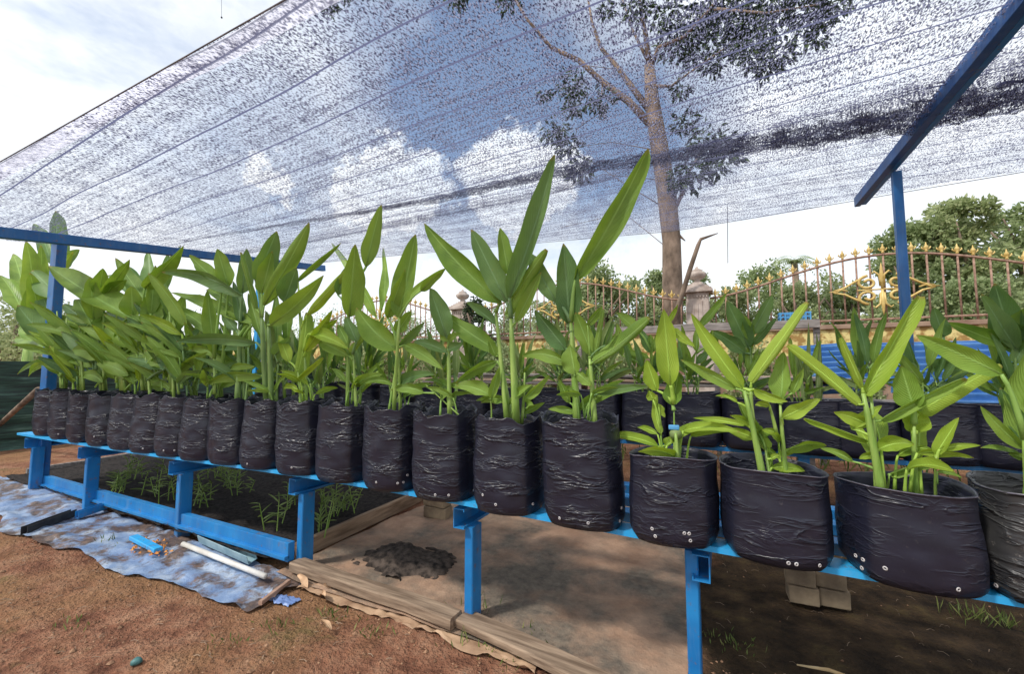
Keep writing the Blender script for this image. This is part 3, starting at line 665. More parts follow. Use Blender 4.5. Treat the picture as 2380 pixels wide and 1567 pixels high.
# plant: stems (x0,y0,x1,y1,rad) ; leaves (bx,by,tx,ty,w,roll,bend)
PL = {
7: ('E', 'leaf_mid', [(112, 1310, 100, 1190, .010), (142, 1310, 130, 1190, .009)],
    [(100, 1185, 240, 1020, 75, 1.6, .1), (135, 1240, 290, 1150, 70, .6, .2), (40, 1285, -60, 1262, 45, 1, .1), (100, 1000, 20, 640, 60, 1.2, .0), (110, 1180, 20, 1040, 90, 1, .1), (110, 900, 180, 640, 90, .8, 0), (120, 1180, 330, 1030, 70, 1., .1), (90, 800, -10, 520, 100, .8, 0)]),
8: ('E', 'leaf_mid', [(375, 1310, 375, 1070, .012), (400, 1310, 430, 1130, .007)],
    [(375, 1050, 330, 620, 110, 1., .0), (380, 930, 100, 740, 95, 1., .08), (350, 900, 330, 640, 80, .6, 0), (400, 1180, 530, 1090, 60, .8, .2), (375, 1050, 190, 1010, 60, 1.2, .15), (430, 600, 210, 385, 100, 1.1, .0), (370, 1250, 300, 1200, 40, .8, .2), (470, 600, 395, 345, 150, .4, .0)]),
9: ('E', 'leaf_deep', [(530, 1330, 545, 880, .020), (575, 1330, 560, 900, .014), (610, 1320, 600, 1180, .007)],
    [(560, 850, 500, 560, 90, 1., 0), (560, 640, 590, 345, 120, .6, 0), (600, 850, 330, 612, 120, 1.1, .1), (560, 655, 30, 500, 105, 1., .14), (640, 845, 90, 635, 95, 1.0, .02), (600, 1000, 230, 1035, 70, 1., .1), (640, 1125, 430, 1160, 55, .9, .12), (520, 890, 430, 780, 80, 1, 0)]),
10: ('E', 'leaf_mid', [(725, 1360, 690, 800, .020), (755, 1360, 735, 850, .018), (790, 1355, 800, 1100, .009)],
    [(650, 745, 550, 368, 42, 2.6, 0), (705, 720, 1003, 172, 150, 1.5, -.02), (650, 560, 790, 228, 170, 1., .0), (690, 640, 760, 360, 120, .6, 0), (750, 850, 1100, 520, 150, 1.1, -.08), (840, 700, 920, 470, 150, .5, .0), (650, 965, 125, 960, 95, 1.2, .06), (690, 1185, 310, 1245, 85, .9, .12), (700, 980, 600, 640, 90, 1., .0), (780, 1050, 880, 930, 120, .7, 0), (800, 1090, 860, 1010, 60, .7, 0)]),
11: ('F', 'leaf_bright', [(275, 1580, 262, 1400, .010), (318, 1580, 308, 1250, .013), (295, 1250, 265, 730, .009)],
    [(262, 1440, 330, 960, 130, 1.7, .03), (330, 980, 640, 620, 95, 1.5, -.02), (266, 730, 585, 440, 60, 1.8, .0), (340, 1120, 640, 1235, 120, 1.0, .1), (265, 1450, 452, 1298, 55, 1.6, 0), (270, 1555, 155, 1530, 60, .8, .3), (370, 1140, 560, 1010, 90, 1, .0), (200, 1330, 120, 1130, 100, .6, .0), (320, 1250, 520, 940, 100, 1.3, 0)]),
12: ('F', 'leaf_mid', [(632, 1580, 642, 985, .011), (690, 1580, 672, 1270, .009)],
    [(645, 990, 690, 452, 215, 1.3, .0), (770, 620, 885, 155, 150, 1.2, -.02), (640, 1285, 350, 1140, 110, 1.2, .02), (630, 1285, 765, 1135, 70, 1.5, .0), (672, 1510, 895, 1422, 95, .8, .12), (620, 1480, 512, 1378, 60, .9, .15), (700, 1180, 620, 990, 120, .7, .0), (640, 1210, 560, 1050, 110, .7, 0), (560, 830, 640, 600, 110, .7, 0)]),
13: ('F', 'leaf_mid', [(985, 1580, 1020, 1000, .011), (1020, 1580, 1005, 1230, .009), (960, 1580, 1000, 1330, .007)],
    [(1015, 1000, 1140, 378, 210, 1.3, .0), (1010, 1240, 700, 925, 215, 1.3, -.12), (1020, 1205, 1210, 1030, 90, 1.2, .0), (1060, 1205, 1342, 1385, 125, .9, .06), (1010, 1490, 1290, 1425, 100, .9, .12), (975, 1500, 720, 1515, 60, .9, .25), (930, 1000, 1060, 640, 130, .8, .0), (1180, 800, 1365, 625, 100, .7, .05), (1000, 1110, 1110, 950, 130, .6, 0)]),
14: ('F', 'leaf_mid', [(1392, 1590, 1383, 1170, .013), (1350, 1600, 1215, 1500, .004)],
    [(1370, 1140, 1245, 778, 200, 1., .0), (1385, 1170, 1480, 1120, 70, .9, .1), (1200, 1560, 958, 1540, 95, .9, .2), (1385, 1180, 1330, 1060, 110, .7, .0), (1400, 1500, 1520, 1540, 60, .9, .2), (1370, 1260, 1120, 1180, 100, .9, .12), (1380, 1240, 1500, 1190, 90, .8, .0)]),
15: ('C', 'leaf_mid', [(298, 1420, 245, 900, .013), (345, 1420, 320, 930, .018), (375, 1425, 388, 1200, .008), (318, 1420, 268, 1120, .009), (222, 1420, 218, 1320, .004)],
    [(270, 855, -110, 458, 150, 1.2, -.05), (298, 850, 122, 488, 150, .4, .0), (310, 720, 265, 480, 105, .8, .0), (312, 830, 538, 118, 135, 1.6, -.03), (292, 915, 497, 588, 85, 1.8, .06), (345, 950, 470, 700, 80, 1.2, .0), (252, 1092, -20, 905, 125, 1.0, -.02), (250, 1145, 45, 1252, 75, .9, .12), (222, 1330, 262, 1170, 62, 1, 0), (382, 1345, 512, 1212, 58, .9, 0), (385, 1402, 488, 1348, 45, .9, 0), (215, 1315, 50, 1265, 95, .7, .15), (240, 960, 100, 850, 70, 1.1, .05), (285, 1340, 170, 1350, 50, .8, .2), (245, 1120, 210, 1040, 60, 1, 0)]),
16: ('C', 'leaf_mid', [(648, 1450, 618, 950, .017), (736, 1475, 712, 1130, .013), (722, 1475, 700, 1390, .007)],
    [(612, 960, 580, 558, 165, 1.0, .0), (640, 740, 1000, 88, 150, 1.5, -.04), (592, 1085, 438, 888, 115, .7, .0), (722, 1110, 640, 900, 120, .8, .0), (730, 1148, 1008, 928, 92, 1.7, -.05), (602, 1155, 375, 1120, 85, .8, .22), (640, 1210, 612, 1060, 125, .9, .0), (655, 1205, 722, 1265, 70, .7, .0), (545, 850, 398, 590, 160, .3, .0), (665, 1385, 848, 1305, 78, .8, .22), (750, 1308, 1005, 1270, 58, 1.0, .06), (612, 1350, 560, 1235, 75, .6, .0), (640, 1400, 505, 1382, 50, .8, .15), (735, 1120, 782, 885, 42, 2.4, .0), (700, 965, 775, 868, 52, .8, .0), (790, 1065, 832, 950, 38, 1, .0), (715, 1260, 700, 1180, 60, 1, 0)]),
17: ('A', 'leaf_bright', [(652, 1300, 615, 1060, .006), (717, 1310, 715, 860, .0045), (735, 1310, 728, 1075, .010), (752, 1310, 755, 1090, .006)],
    [(690, 720, 638, 150, 210, .9, .0), (705, 870, 750, 640, 170, 1., .0), (590, 760, 512, 530, 140, .9, .0), (620, 1075, 585, 790, 85, 1.7, -.15), (700, 300, 872, 435, 90, .8, -.05), (665, 260, 745, 115, 50, 1.2, .0), (645, 1225, 545, 1270, 90, .8, .5), (655, 1170, 720, 1120, 80, .8, .2), (560, 830, 530, 760, 90, .8, 0), (600, 860, 650, 960, 70, 1.2, -.2)]),
18: ('A', 'leaf_bright', [(1372, 1385, 1240, 760, .0115), (1430, 1385, 1398, 1200, .006), (1552, 1340, 1508, 860, .008), (1300, 1000, 1290, 740, .010), (1480, 1080, 1420, 850, .006)],
    [(1232, 745, 845, 185, 150, 1.2, -.03), (1292, 700, 1712, 100, 112, 1.5, .0), (1175, 745, 768, 530, 105, 1.2, .02), (1518, 830, 1535, 470, 165, .8, .0), (1312, 750, 1565, 842, 85, 1.2, -.12), (1522, 965, 1808, 822, 120, .9, -.02), (1405, 1195, 1200, 848, 100, 1.8, -.06), (1262, 1025, 862, 965, 62, 1.0, .05), (1310, 1120, 1105, 1055, 95, .6, .15), (1450, 1335, 1692, 1362, 85, 1.0, .12), (1485, 1080, 1370, 1055, 60, .7, .2), (1430, 870, 1320, 870, 60, .8, .2), (1190, 850, 1025, 800, 42, .8, .25), (1600, 780, 1682, 590, 70, 1, .0), (1445, 1270, 1500, 1240, 50, .8, .1), (1350, 1080, 1485, 1085, 70, .8, .2)]),
19: ('B', 'leaf_bright', [(692, 1510, 560, 780, .0115), (735, 1505, 755, 1390, .004), (655, 1400, 620, 800, .008), (955, 1500, 940, 1010, .0085), (1105, 1390, 1105, 1250, .004)],
    [(552, 740, 392, 365, 68, 2.3, .0), (572, 792, 978, 55, 140, 1.6, .0), (525, 865, -10, 425, 112, 1.7, .03), (700, 985, 1325, 668, 78, 2.3, .0), (975, 925, 1585, 565, 105, 1.9, .02), (940, 900, 842, 575, 195, .6, .0), (945, 1075, 900, 890, 190, 1.2, .0), (590, 1135, 118, 968, 58, 2.3, .0), (680, 1200, 940, 1165, 160, .5, .25), (655, 1250, 530, 1270, 80, .6, .2), (470, 1045, 700, 870, 95, .8, .0), (600, 1020, 340, 920, 120, .6, .1), (755, 1385, 1140, 1280, 58, 2.2, .03), (1102, 1240, 1275, 962, 100, .9, .0), (1130, 1200, 1435, 1170, 55, .9, .1), (1110, 1365, 1300, 1415, 35, .8, .2), (960, 1190, 1095, 1220, 50, .8, .2), (480, 1290, 240, 1190, 80, .6, .15), (1100, 1270, 1090, 1190, 60, .8, 0)]),
20: ('B', 'leaf_mid', [(1790, 1460, 1765, 1120, .012), (1840, 1470, 1850, 1200, .010)],
    [(1745, 1180, 1800, 420, 230, 1.0, .0), (1760, 1150, 1580, 740, 115, 1.1, .0), (1755, 1195, 1435, 875, 90, 1.3, -.04), (1590, 640, 955, 345, 175, 1.0, .03), (1760, 1270, 1640, 1235, 60, .8, .2), (1850, 1200, 2050, 800, 160, 1, 0), (1850, 1150, 1900, 600, 160, 1, 0), (1840, 1250, 2050, 1100, 120, 1, .1)]),
}
DL = [(1150, 740, 765, 232, 115, 1.2, -.03), (1110, 755, 700, 590, 115, .9, .03), (920, 655, 325, 285, 160, 1.2, -.02), (660, 705, 420, 540, 95, 1.2, .0), (400, 490, 215, 315, 110, 1., .0), (350, 800, 120, 545, 135, 1., -.06), (555, 712, 265, 625, 75, .8, .06), (360, 868, 95, 765, 85, 1., .05), (645, 955, 330, 828, 90, 1., .05), (725, 905, 480, 840, 110, .9, .1), (965, 885, 580, 770, 110, 1.2, .06), (1085, 975, 840, 895, 95, .9, .05), (1135, 965, 965, 845, 100, .7, .0), (365, 972, 188, 1018, 55, .8, .2), (355, 928, 115, 1003, 34, .8, .1), (680, 1055, 525, 1028, 65, .6, .2), (925, 1035, 672, 1052, 50, .8, .2), (1140, 1115, 950, 1098, 62, .8, .3), (235, 640, 220, 395, 110, .8, 0), (610, 680, 510, 505, 130, .5, 0), (710, 740, 670, 580, 100, .6, 0), (800, 800, 802, 675, 70, .6, 0), (1010, 690, 985, 470, 125, .7, 0), (960, 430, 1215, 150, 100, 1.3, -.03), (880, 620, 870, 420, 130, .4, 0), (700, 480, 860, 240, 75, .8, 0), (660, 470, 682, 300, 95, .7, 0), (700, 480, 840, 375, 85, .8, .05), (1000, 600, 1030, 280, 80, .8, 0), (620, 640, 600, 360, 110, .7, 0), (330, 620, 290, 500, 100, .7, 0), (240, 780, 180, 640, 100, .7, 0), (1050, 870, 980, 700, 110, .7, 0), (500, 900, 380, 760, 100, .9, 0), (850, 1010, 640, 930, 80, .8, .1), (460, 780, 240, 600, 120, 1.1, 0), (880, 830, 700, 690, 100, 1, 0), (280, 700, 200, 330, 110, .8, 0)]
BAGNAME = {
1: 'outermost grow bag at the left end, its leaves in front of the wide blue post', 2: 'second grow bag from the left end of the front row, long leaves leaning left', 3: 'third grow bag from the left end, crowded upright stems over a narrow black bag',
4: 'fourth grow bag from the left end, with a long leaf crossing the blue post', 5: 'fifth grow bag from the left end, wrinkled bag with a white crease across its middle', 6: 'sixth grow bag from the left end, plant with long leaf tips reaching the beam', 7: 'seventh grow bag from the left end, above the third bench leg, broad overlapping leaves',
8: 'grow bag with a short bright yellow-green leaf folded just above its rim', 9: 'grow bag with a pale stem and small low leaves, left of the dark stemmed plant', 10: 'grow bag whose thick stems stand beside the tall dark plant, leaves spreading left',
11: 'grow bag with dark thick stems and one broad leaf rising before the net', 12: 'grow bag with a bright yellow-green leaf hugging its stem and one thin upright stalk', 13: 'grow bag with two upright leaves, the upper one rounded and thin against the net',
14: 'grow bag with one upright square tipped leaf and a big curved leaf to its left', 15: 'grow bag with a single short stem and a blunt leaf below the skyline', 16: 'grow bag with several thick stems and a very tall leaf, left of the tallest',
17: 'grow bag with the tallest leaf of all slanting right towards the tree', 18: 'short grow bag with small ragged plant and a cut stub holding a pale cap', 19: 'short grow bag with bright V-shaped pair of rolled leaves left of the grey pillar foot',
20: 'wide open grow bag showing loose black soil, rolled yellow-green leaves beside the right post', 21: 'dusty grey grow bag cut off by the right edge of the photo'}
GRP = 'turmeric plants in black grow bags along the front of the bench'
rng = random.Random(11)
def stem_point(stems3, base):
    best = None
    for (a, b, r) in stems3:
        for t in (1., .9, .75, .6, .45, .3, .15, .0):
            q = a.lerp(b, t)
            dz = base.z-q.z
            hd = math.hypot(base.x-q.x, base.y-q.y)
            if dz < -.01: cost = hd+abs(dz)*4+.02
            else: cost = hd+abs(dz-.6*hd)*.5
            if best is None or cost < best[0]: best = (cost, q)
    return best[1]
def plant_on(th, fr, leaves, stems, cx, cy, z_soil, r, lm, rg, sm='stem', dspread=.10, yoff=0):
    st3 = []
    for k, (x0, y0, x1, y1, rad) in enumerate(stems):
        Ys = cy+rg.uniform(-.04, .04)+yoff
        p0 = at(*fp(fr, x0, y0), Ys); p1 = at(*fp(fr, x1, y1), Ys+rg.uniform(-.03, .03))
        dirn = (p1-p0)
        if k < 99 and p0.z > z_soil-.01 and abs(p0.x-cx) < r and dirn.z > .02 and p0.z < z_soil+.12:
            p0 = p0-dirn*((p0.z-z_soil+.01)/dirn.z)
            if math.hypot(p0.x-cx, p0.y-cy) > r*.85: 
                p0.x = cx+(p0.x-cx)*.6
        elif p0.z <= z_soil: p0.z = z_soil-.01
        mb = MB(); m1 = p0.lerp(p1, .5)+Vector((rg.uniform(-.006, .006), rg.uniform(-.006, .006), 0))
        pts = [bez(p0, m1, p1, t) for t in (0, .2, .4, .6, .8, 1)]
        mb.tube(pts, [rad*1.0, rad*.92, rad*.84, rad*.74, rad*.64, rad*.42], 10); mb.build('stem', sm, th, True)
        st3.append((p0, p1, rad))
    for (bx, by, tx, ty, wd, roll, bend) in leaves:
        pb = at(*fp(fr, bx, by), cy+yoff)
        s0 = stem_point(st3, pb); Yb = s0.y+rg.uniform(-.02, .02)
        pb = at(*fp(fr, bx, by), Yb); ln = (at(*fp(fr, tx, ty), Yb)-pb).length
        pt = at(*fp(fr, tx, ty), Yb+rg.uniform(-1, 1)*min(.35, .35*ln)*dspread*5)
        if pb.z < z_soil+.02: pb.z = z_soil+.02
        dist = ((pb+pt)/2-EYEV).length; W_ = fw(fr, wd)/F*dist*(1.22 if fr != 'D' else 1.4)*(math.cos(math.atan(((fp(fr, bx, by)[0])-CX)/F))**.5)
        mb = MB(); need = (pb-s0).length > .012
        add_leaf(mb, pb, pt, W_, roll, bend, rg.uniform(-.35, .35), rng=rg, stalk=s0 if need else None, tw=rg.uniform(-.7, .7), ns=16 if wd > 60 else 10)
        mb.build('leaf', lm if rg.random() < .75 else {'leaf_bright': 'leaf_mid', 'leaf_mid': 'leaf_deep', 'leaf_deep': 'leaf_mid'}[lm], th, True)
    return st3
for i, (bx_, r, h) in enumerate(specs):
    k = i+1; cy = 1.605+bow(bx_)+(.0 if i < 19 else .02); rg = random.Random(100+i)
    lab = BAGNAME[min(k+0, 21)] if k <= 7 else None
    # plant numbers: bag k carries plant k-1 of the digitised list for k >= 8
    lab = {**{q: BAGNAME[q] for q in range(1, 8)}, 8: BAGNAME[8], 9: BAGNAME[9], 10: BAGNAME[11], 11: BAGNAME[12], 12: BAGNAME[13], 13: BAGNAME[14], 14: BAGNAME[15], 15: BAGNAME[16], 16: BAGNAME[17], 17: BAGNAME[18], 18: BAGNAME[19], 19: BAGNAME[20], 20: BAGNAME[21]}[k]
    th = empty('potted_turmeric', (bx_, cy, SH), lab, 'potted plant', GRP)
    hem_ = i >= 16; sdrop = .03 if not hem_ else (.06 if i != 18 else .05)
    bag_parts(th, bx_, cy, SH, r, h, rg, nh=(rg.choice((1, 2)) if i < 12 else rg.choice((3, 4, 5))), dusty=(i == 19), hemmed=hem_, soil_drop=sdrop)
    zs = SH+h-sdrop
    if k >= 8:
        keys = {8: [7], 9: [8, 9], 10: [10], 11: [11], 12: [12], 13: [13], 14: [14], 15: [15], 16: [16], 17: [17], 18: [18], 19: [19], 20: [20]}[k]
        for q in keys:
            fr, lm, stems, leaves = PL[q]
            plant_on(th, fr, leaves, stems, bx_, cy, zs, r, lm, rg, 'stem' if q not in (9, 10) else 'stem_dark')
        for q in range(4 if k < 17 else 6):
            a = rg.uniform(0, 6.28); s0 = Vector((bx_+rg.uniform(-.05, .05), cy+rg.uniform(-.03, .06), zs+rg.uniform(.0, .04))); ln = rg.uniform(.10, .22)*(1 if k > 9 else 1.5)
            b = s0+Vector((math.cos(a)*.02, math.sin(a)*.02, rg.uniform(.04, .12))); t = b+Vector((math.cos(a)*ln*.9, math.sin(a)*ln*.9, ln*rg.uniform(.0, .6)))
            mb = MB(); add_leaf(mb, b, t, ln*rg.uniform(.26, .36), 1., .14, rg.uniform(-.8, .8), rng=rg, stalk=s0, ns=9, na=7); mb.build('leaf', lm, th, True)
        if k == 17:      # pale cap on the cut stub
            p = at(*fp('A', 728, 1082), cy); mb = MB(); mb.lathe(p, [(.008, -.02), (.02, -.012), (.021, .004), (.016, .012), (.004, .015)], 12); mb.build('stub_cap', 'leaf_pale', th, True)
            mb = MB(); mb.box(p+Vector((-.005, .0, .022)), (.036, .02, .016), .1, .004); mb.build('tag', 'crate', th)
    else:
        pxc = [105, 138, 180, 230, 280, 330, 395][i]
        mine = [l for l in DL if min(range(7), key=lambda q: abs([105, 138, 180, 230, 280, 330, 395][q]-fp('D', l[0], l[1])[0]+20)) == i]
        # distribute far-right ones too
        stems = []
        for q in range(5):
            x = (pxc/.6103+rg.uniform(-14, 14)+14)*1.741; ytop = rg.uniform(560, 880)
            stems.append((x, 1110, x-rg.uniform(-10, 40), ytop, rg.uniform(.009, .013)))
        plant_on(th, 'D', mine, stems, bx_, cy, zs, r, 'leaf_mid', rg)
        for q in range(9):       # long leaves leaning up to the left
            s0 = Vector((bx_+rg.uniform(-.05, .05), cy+rg.uniform(-.03, .08), zs+rg.uniform(.02, .45))); ln = rg.uniform(.26, .5)
            b = s0+Vector((-.02, 0, .07)); t = b-RIGHT*ln*rg.uniform(.5, .95)+Vector((0, rg.uniform(-.1, .1), ln*rg.uniform(.15, .8)))
            mb = MB(); add_leaf(mb, b, t, ln*rg.uniform(.24, .34), 1., .08, rg.uniform(-.6, .6), rng=rg, stalk=s0, tw=rg.uniform(-.6, .6)); mb.build('leaf', rg.choice(('leaf_mid', 'leaf_mid', 'leaf_bright', 'leaf_deep')), th, True)
        for q in range(4):       # a few fillers
            a = rg.uniform(0, 6.28); s0 = Vector((bx_+rg.uniform(-.05, .05), cy+rg.uniform(-.03, .08), zs+rg.uniform(.05, .3))); ln = rg.uniform(.2, .42)
            b = s0+Vector((math.cos(a)*.06, math.sin(a)*.06, .08)); t = b+Vector((math.cos(a)*ln*.5-.08, math.sin(a)*ln*.5, ln*rg.uniform(.5, .9)))
            mb = MB(); add_leaf(mb, b, t, ln*rg.uniform(.2, .28), .9, .05, rg.uniform(-.8, .8), rng=rg, stalk=s0); mb.build('leaf', rg.choice(('leaf_mid', 'leaf_bright', 'leaf_deep')), th, True)
# ------------------------------------------------------------------ random plants (rear rows)
def gen_plant(th, cx, cy, zs, rg, hgt, nst, nl, lms=('leaf_mid', 'leaf_deep'), lean=0, sr=.010, wf=.26):
    for s_ in range(nst):
        p0 = Vector((cx+rg.uniform(-.06, .06), cy+rg.uniform(-.06, .06), zs-.01)); hh = hgt*rg.uniform(.30, .5)
        p1 = p0+Vector((rg.uniform(-.04, .04)+lean*.2, rg.uniform(-.04, .04), hh))
        mb = MB(); mb.tube([p0, p0.lerp(p1, .5)+Vector((rg.uniform(-.008, .008), 0, 0)), p1], [sr*1.2, sr, sr*.6], 7); mb.build('stem', 'stem', th, True)
        for j in range(nl):
            t = .35+.65*j/max(1, nl-1); q = p0.lerp(p1, t); a = rg.uniform(0, 6.28) ; up = .25+.75*j/max(1, nl-1)
            ln = hgt*rg.uniform(.45, .68)*(.7+.3*up); od = Vector((math.cos(a), math.sin(a)*.8, 0))
            b = q+od*.03+Vector((0, 0, .04)); tp = b+od*ln*(1-up*.7)+Vector((lean*ln, 0, ln*(.15+.8*up)))
            mb = MB(); add_leaf(mb, b, tp, ln*rg.uniform(wf-.05, wf+.04), rg.uniform(.5, 1.6), rg.uniform(-.02, .14), rg.uniform(-.9, .9), rng=rg, stalk=q, ns=10, na=7, tw=rg.uniform(-.8, .8))
            mb.build('leaf', rg.choice(lms), th, True)
# second row on the front bench (left part)
for i in range(11):
    x = -4.95+i*.36; rg = random.Random(300+i)
    lab = f'grow bag in the second bench row, {["first", "second", "third", "fourth", "fifth", "sixth", "seventh", "eighth", "ninth", "tenth", "eleventh"][i]} from the left end'
    th = empty('potted_turmeric', (x, 1.98, SH), lab, 'potted plant', 'turmeric plants in the second row of the front bench')
    bag_parts(th, x, 1.98, SH, .15, .36, rg, nh=0, hi=False)
    gen_plant(th, x, 1.98, SH+.33, rg, (.78 if i < 7 else .42)*rg.uniform(.85, 1.1), 3 if i < 8 else 2, 5 if i < 8 else 3, ('leaf_mid', 'leaf_deep', 'leaf_pale'), lean=-.42 if i < 7 else 0)
# rear bench
rb = empty('plant_bench', (-1, 3.6, 0), 'blue steel bench standing behind, seen only as short blue bits under the rear bags', 'bench')
for y in (3.545, 3.8):
    mb = MB(); mb.box((-.9, y, SH-.02), (8.6, .05, .03), 0, .004); mb.build('shelf_rail', 'blue', rb)
for x in (-5, -3.6, -2.2, -.8, .5, 1.7, 3.1):
    mb = MB(); mb.beam((x, 3.6, 0), (x, 3.6, SH-.04), .07, .07, .004, up=Vector((0, 1, 0))); mb.build('leg', 'blue', rb)
RL = {  # digitised leaves of rear plants: bag pixel x -> frame, material, stems, leaves
1741: ('A', 'leaf_deep', [(1292, 700, 1285, 420, .012)], [(1275, 440, 1108, 88, 165, 1., 0), (1292, 340, 1452, 40, 120, 1., 0), (1245, 480, 1005, 318, 130, .8, .08), (1300, 420, 1485, 215, 70, 1., 0), (1290, 380, 1240, 200, 110, .8, 0)]),
1500: ('A', 'leaf_mid', [(545, 660, 550, 480, .010)], [(530, 520, 340, 470, 60, .8, .1), (545, 480, 455, 300, 100, .8, 0), (430, 300, 290, 180, 110, .8, 0), (560, 470, 600, 330, 70, .8, 0), (545, 420, 540, 340, 60, 1, 0), (330, 500, 290, 260, 90, .8, 0)]),
1610: ('A', 'leaf_mid', [(885, 700, 885, 480, .008)], [(890, 560, 990, 470, 70, .8, .1), (900, 300, 1110, 30, 75, 1.2, -.05), (885, 470, 880, 300, 60, 1, 0), (880, 620, 800, 590, 60, .8, .1), (1010, 420, 1000, 310, 110, .6, 0)]),
1990: ('B', 'leaf_mid', [(660, 780, 620, 450, .010)], [(625, 440, 345, 165, 140, .8, -.04), (380, 385, 215, 285, 70, 1, 0), (680, 480, 850, 220, 130, .7, 0), (880, 300, 700, 190, 130, .7, 0), (700, 640, 620, 560, 110, .7, 0), (600, 600, 540, 480, 60, .9, 0), (680, 600, 700, 480, 60, .9, 0)]),
2160: ('B', 'leaf_deep', [(1130, 720, 1105, 600, .006), (1150, 720, 1180, 600, .006)], [(1110, 610, 1025, 575, 50, .7, .1), (1110, 600, 1195, 510, 80, .8, 0), (1160, 360, 1085, 140, 150, .6, 0), (1180, 620, 1400, 620, 90, .7, .15), (1200, 660, 1160, 640, 60, .7, .1)]),
2330: ('B', 'leaf_deep', [(1690, 740, 1690, 470, .012)], [(1695, 485, 1540, -40, 210, .9, 0), (1650, 440, 1185, 250, 120, 1., .02), (1700, 400, 1600, 230, 160, .9, .1), (1700, 400, 1830, 120, 200, .9, .1), (1700, 560, 1620, 640, 90, .7, .1), (1700, 450, 1440, 40, 130, .6, 0), (1700, 560, 1800, 360, 120, .7, .1)]),
}
rear_px = [640, 700, 768, 850, 930, 1015, 1105, 1200, 1290, 1390, 1500, 1610, 1741, 1872, 1995, 2160, 2330]
wordl = ['clump of thin stems', 'few pale leaves', 'tall black bag with feathery leaves', 'low leafy plant', 'plain bag mostly hidden by front leaves', 'small weedy sprouts', 'grey-green sprouts', 'short leaves', 'narrow leaves', 'dark bag between the two tallest plants', 'yellowing leaves beside the timber', 'bag with a pale shiny fold hanging on it', 'upright fan of dark leaves right of the pillar', 'spiky striped upright leaves', 'broad leaf behind the rolled front leaves', 'low dark leaves right of the blue post', 'large dark leaves at the right edge']
for i, px in enumerate(rear_px):
    p = at(px, 900, 3.6); rg = random.Random(500+i)
    th = empty('potted_plant', (p.x, 3.6, SH), 'black grow bag in the rear row, '+wordl[i], 'potted plant', 'potted plants on the rear bench')
    hh = .40 if px < 900 else (.385 if px < 1700 else .35)
    bag_parts(th, p.x, 3.6, SH, .20 if px > 900 else .22, hh, rg, nh=0, hi=px > 1350, hemmed=True, soil_drop=.03)
    if px in RL:
        fr, lm, st, lv = RL[px]; plant_on(th, fr, lv, st, p.x, 3.6, SH+hh-.03, .2, lm, rg, 'stem_dark')
        gen_plant(th, p.x, 3.6, SH+hh-.03, rg, .48, 5, 4, ('leaf_deep', 'leaf_mid'), sr=.004)
    elif px == 1872:
        for q in range(7):
            x = p.x+rg.uniform(-.09, .09); b = Vector((x, 3.6+rg.uniform(-.05, .05), SH+hh-.03)); mb = MB(); add_leaf(mb, b, b+Vector((rg.uniform(-.1, .1), rg.uniform(-.05, .05), rg.uniform(.3, .62))), .05, 1.2, .02, rg.uniform(-1, 1), rng=rg, ns=8, na=5); mb.build('leaf', 'leaf_pale', th, True)
        gen_plant(th, p.x, 3.6, SH+hh-.03, rg, .4, 5, 4, ('leaf_pale', 'leaf_mid'), sr=.004)
    else:
        gen_plant(th, p.x, 3.6, SH+hh-.03, rg, rg.uniform(.65, .9) if px < 900 else (rg.uniform(.45, .7) if px < 1450 else rg.uniform(.48, .62)), 5, 5, ('leaf_mid', 'leaf_pale', 'leaf_deep'), sr=.006, wf=.24)
# small seedling pots standing on the ground row between the benches, right part
for i, (px, py) in enumerate(((1300, 930), (1570, 1015), (1640, 1030), (1850, 1060), (1975, 1080), (2210, 1075))):
    pass
# ------------------------------------------------------------------ seed bed
bed = grid(-6.2, -2.27, 1.56, 3.3, 80, 36, lambda x, y: .085+.02*noise.noise(Vector((x*6, y*6, 0)))+.012*noise.noise(Vector((x*19, y*19, 0))))
bo = bed.build('seed_bed', 'soil', None, True); bo['kind'] = 'structure'
mb = MB(); mb.beam((-2.24, 1.72, .06), (-2.30, 2.95, .06), .035, .10, .004, warp=.004); tag(mb.build('plank', 'wood_y'), 'weathered plank on edge closing the right end of the dark seed bed', 'plank')
mb = MB(); mb.beam((-6.2, 1.7, .07), (-6.3, 3.3, .07), .03, .12, .004, warp=.004); tag(mb.build('plank', 'wood_grey'), 'pale board edging the far left end of the dark seed bed', 'plank')
sp_ = [(290, 1140), (262, 1150), (372, 1165), (352, 1150), (478, 1165), (492, 1110), (320, 1110), (572, 1150), (648, 1225), (733, 1240), (760, 1200), (805, 1190), (690, 1180), (540, 1130), (400, 1115), (455, 1180)]
wd_ = ['at the bed\'s left by the second leg', 'leftmost in the dark bed, low and sparse', 'bushy, left of the third bench leg', 'beside the bushy one left of the third leg', 'right of the third bench leg, nearest the rail', 'right of the third leg, further back', 'at the back left of the bed', 'alone near the middle of the bed', 'with spreading leaves left of the fourth leg', 'tallest of those right of the fourth leg, near the plank', 'behind the tallest one right of the fourth leg', 'small one close to the plank corner', 'hidden partly behind the fourth leg', 'thin one behind the middle of the bed', 'thin one behind the third leg', 'short one in front, midway along the lower rail']
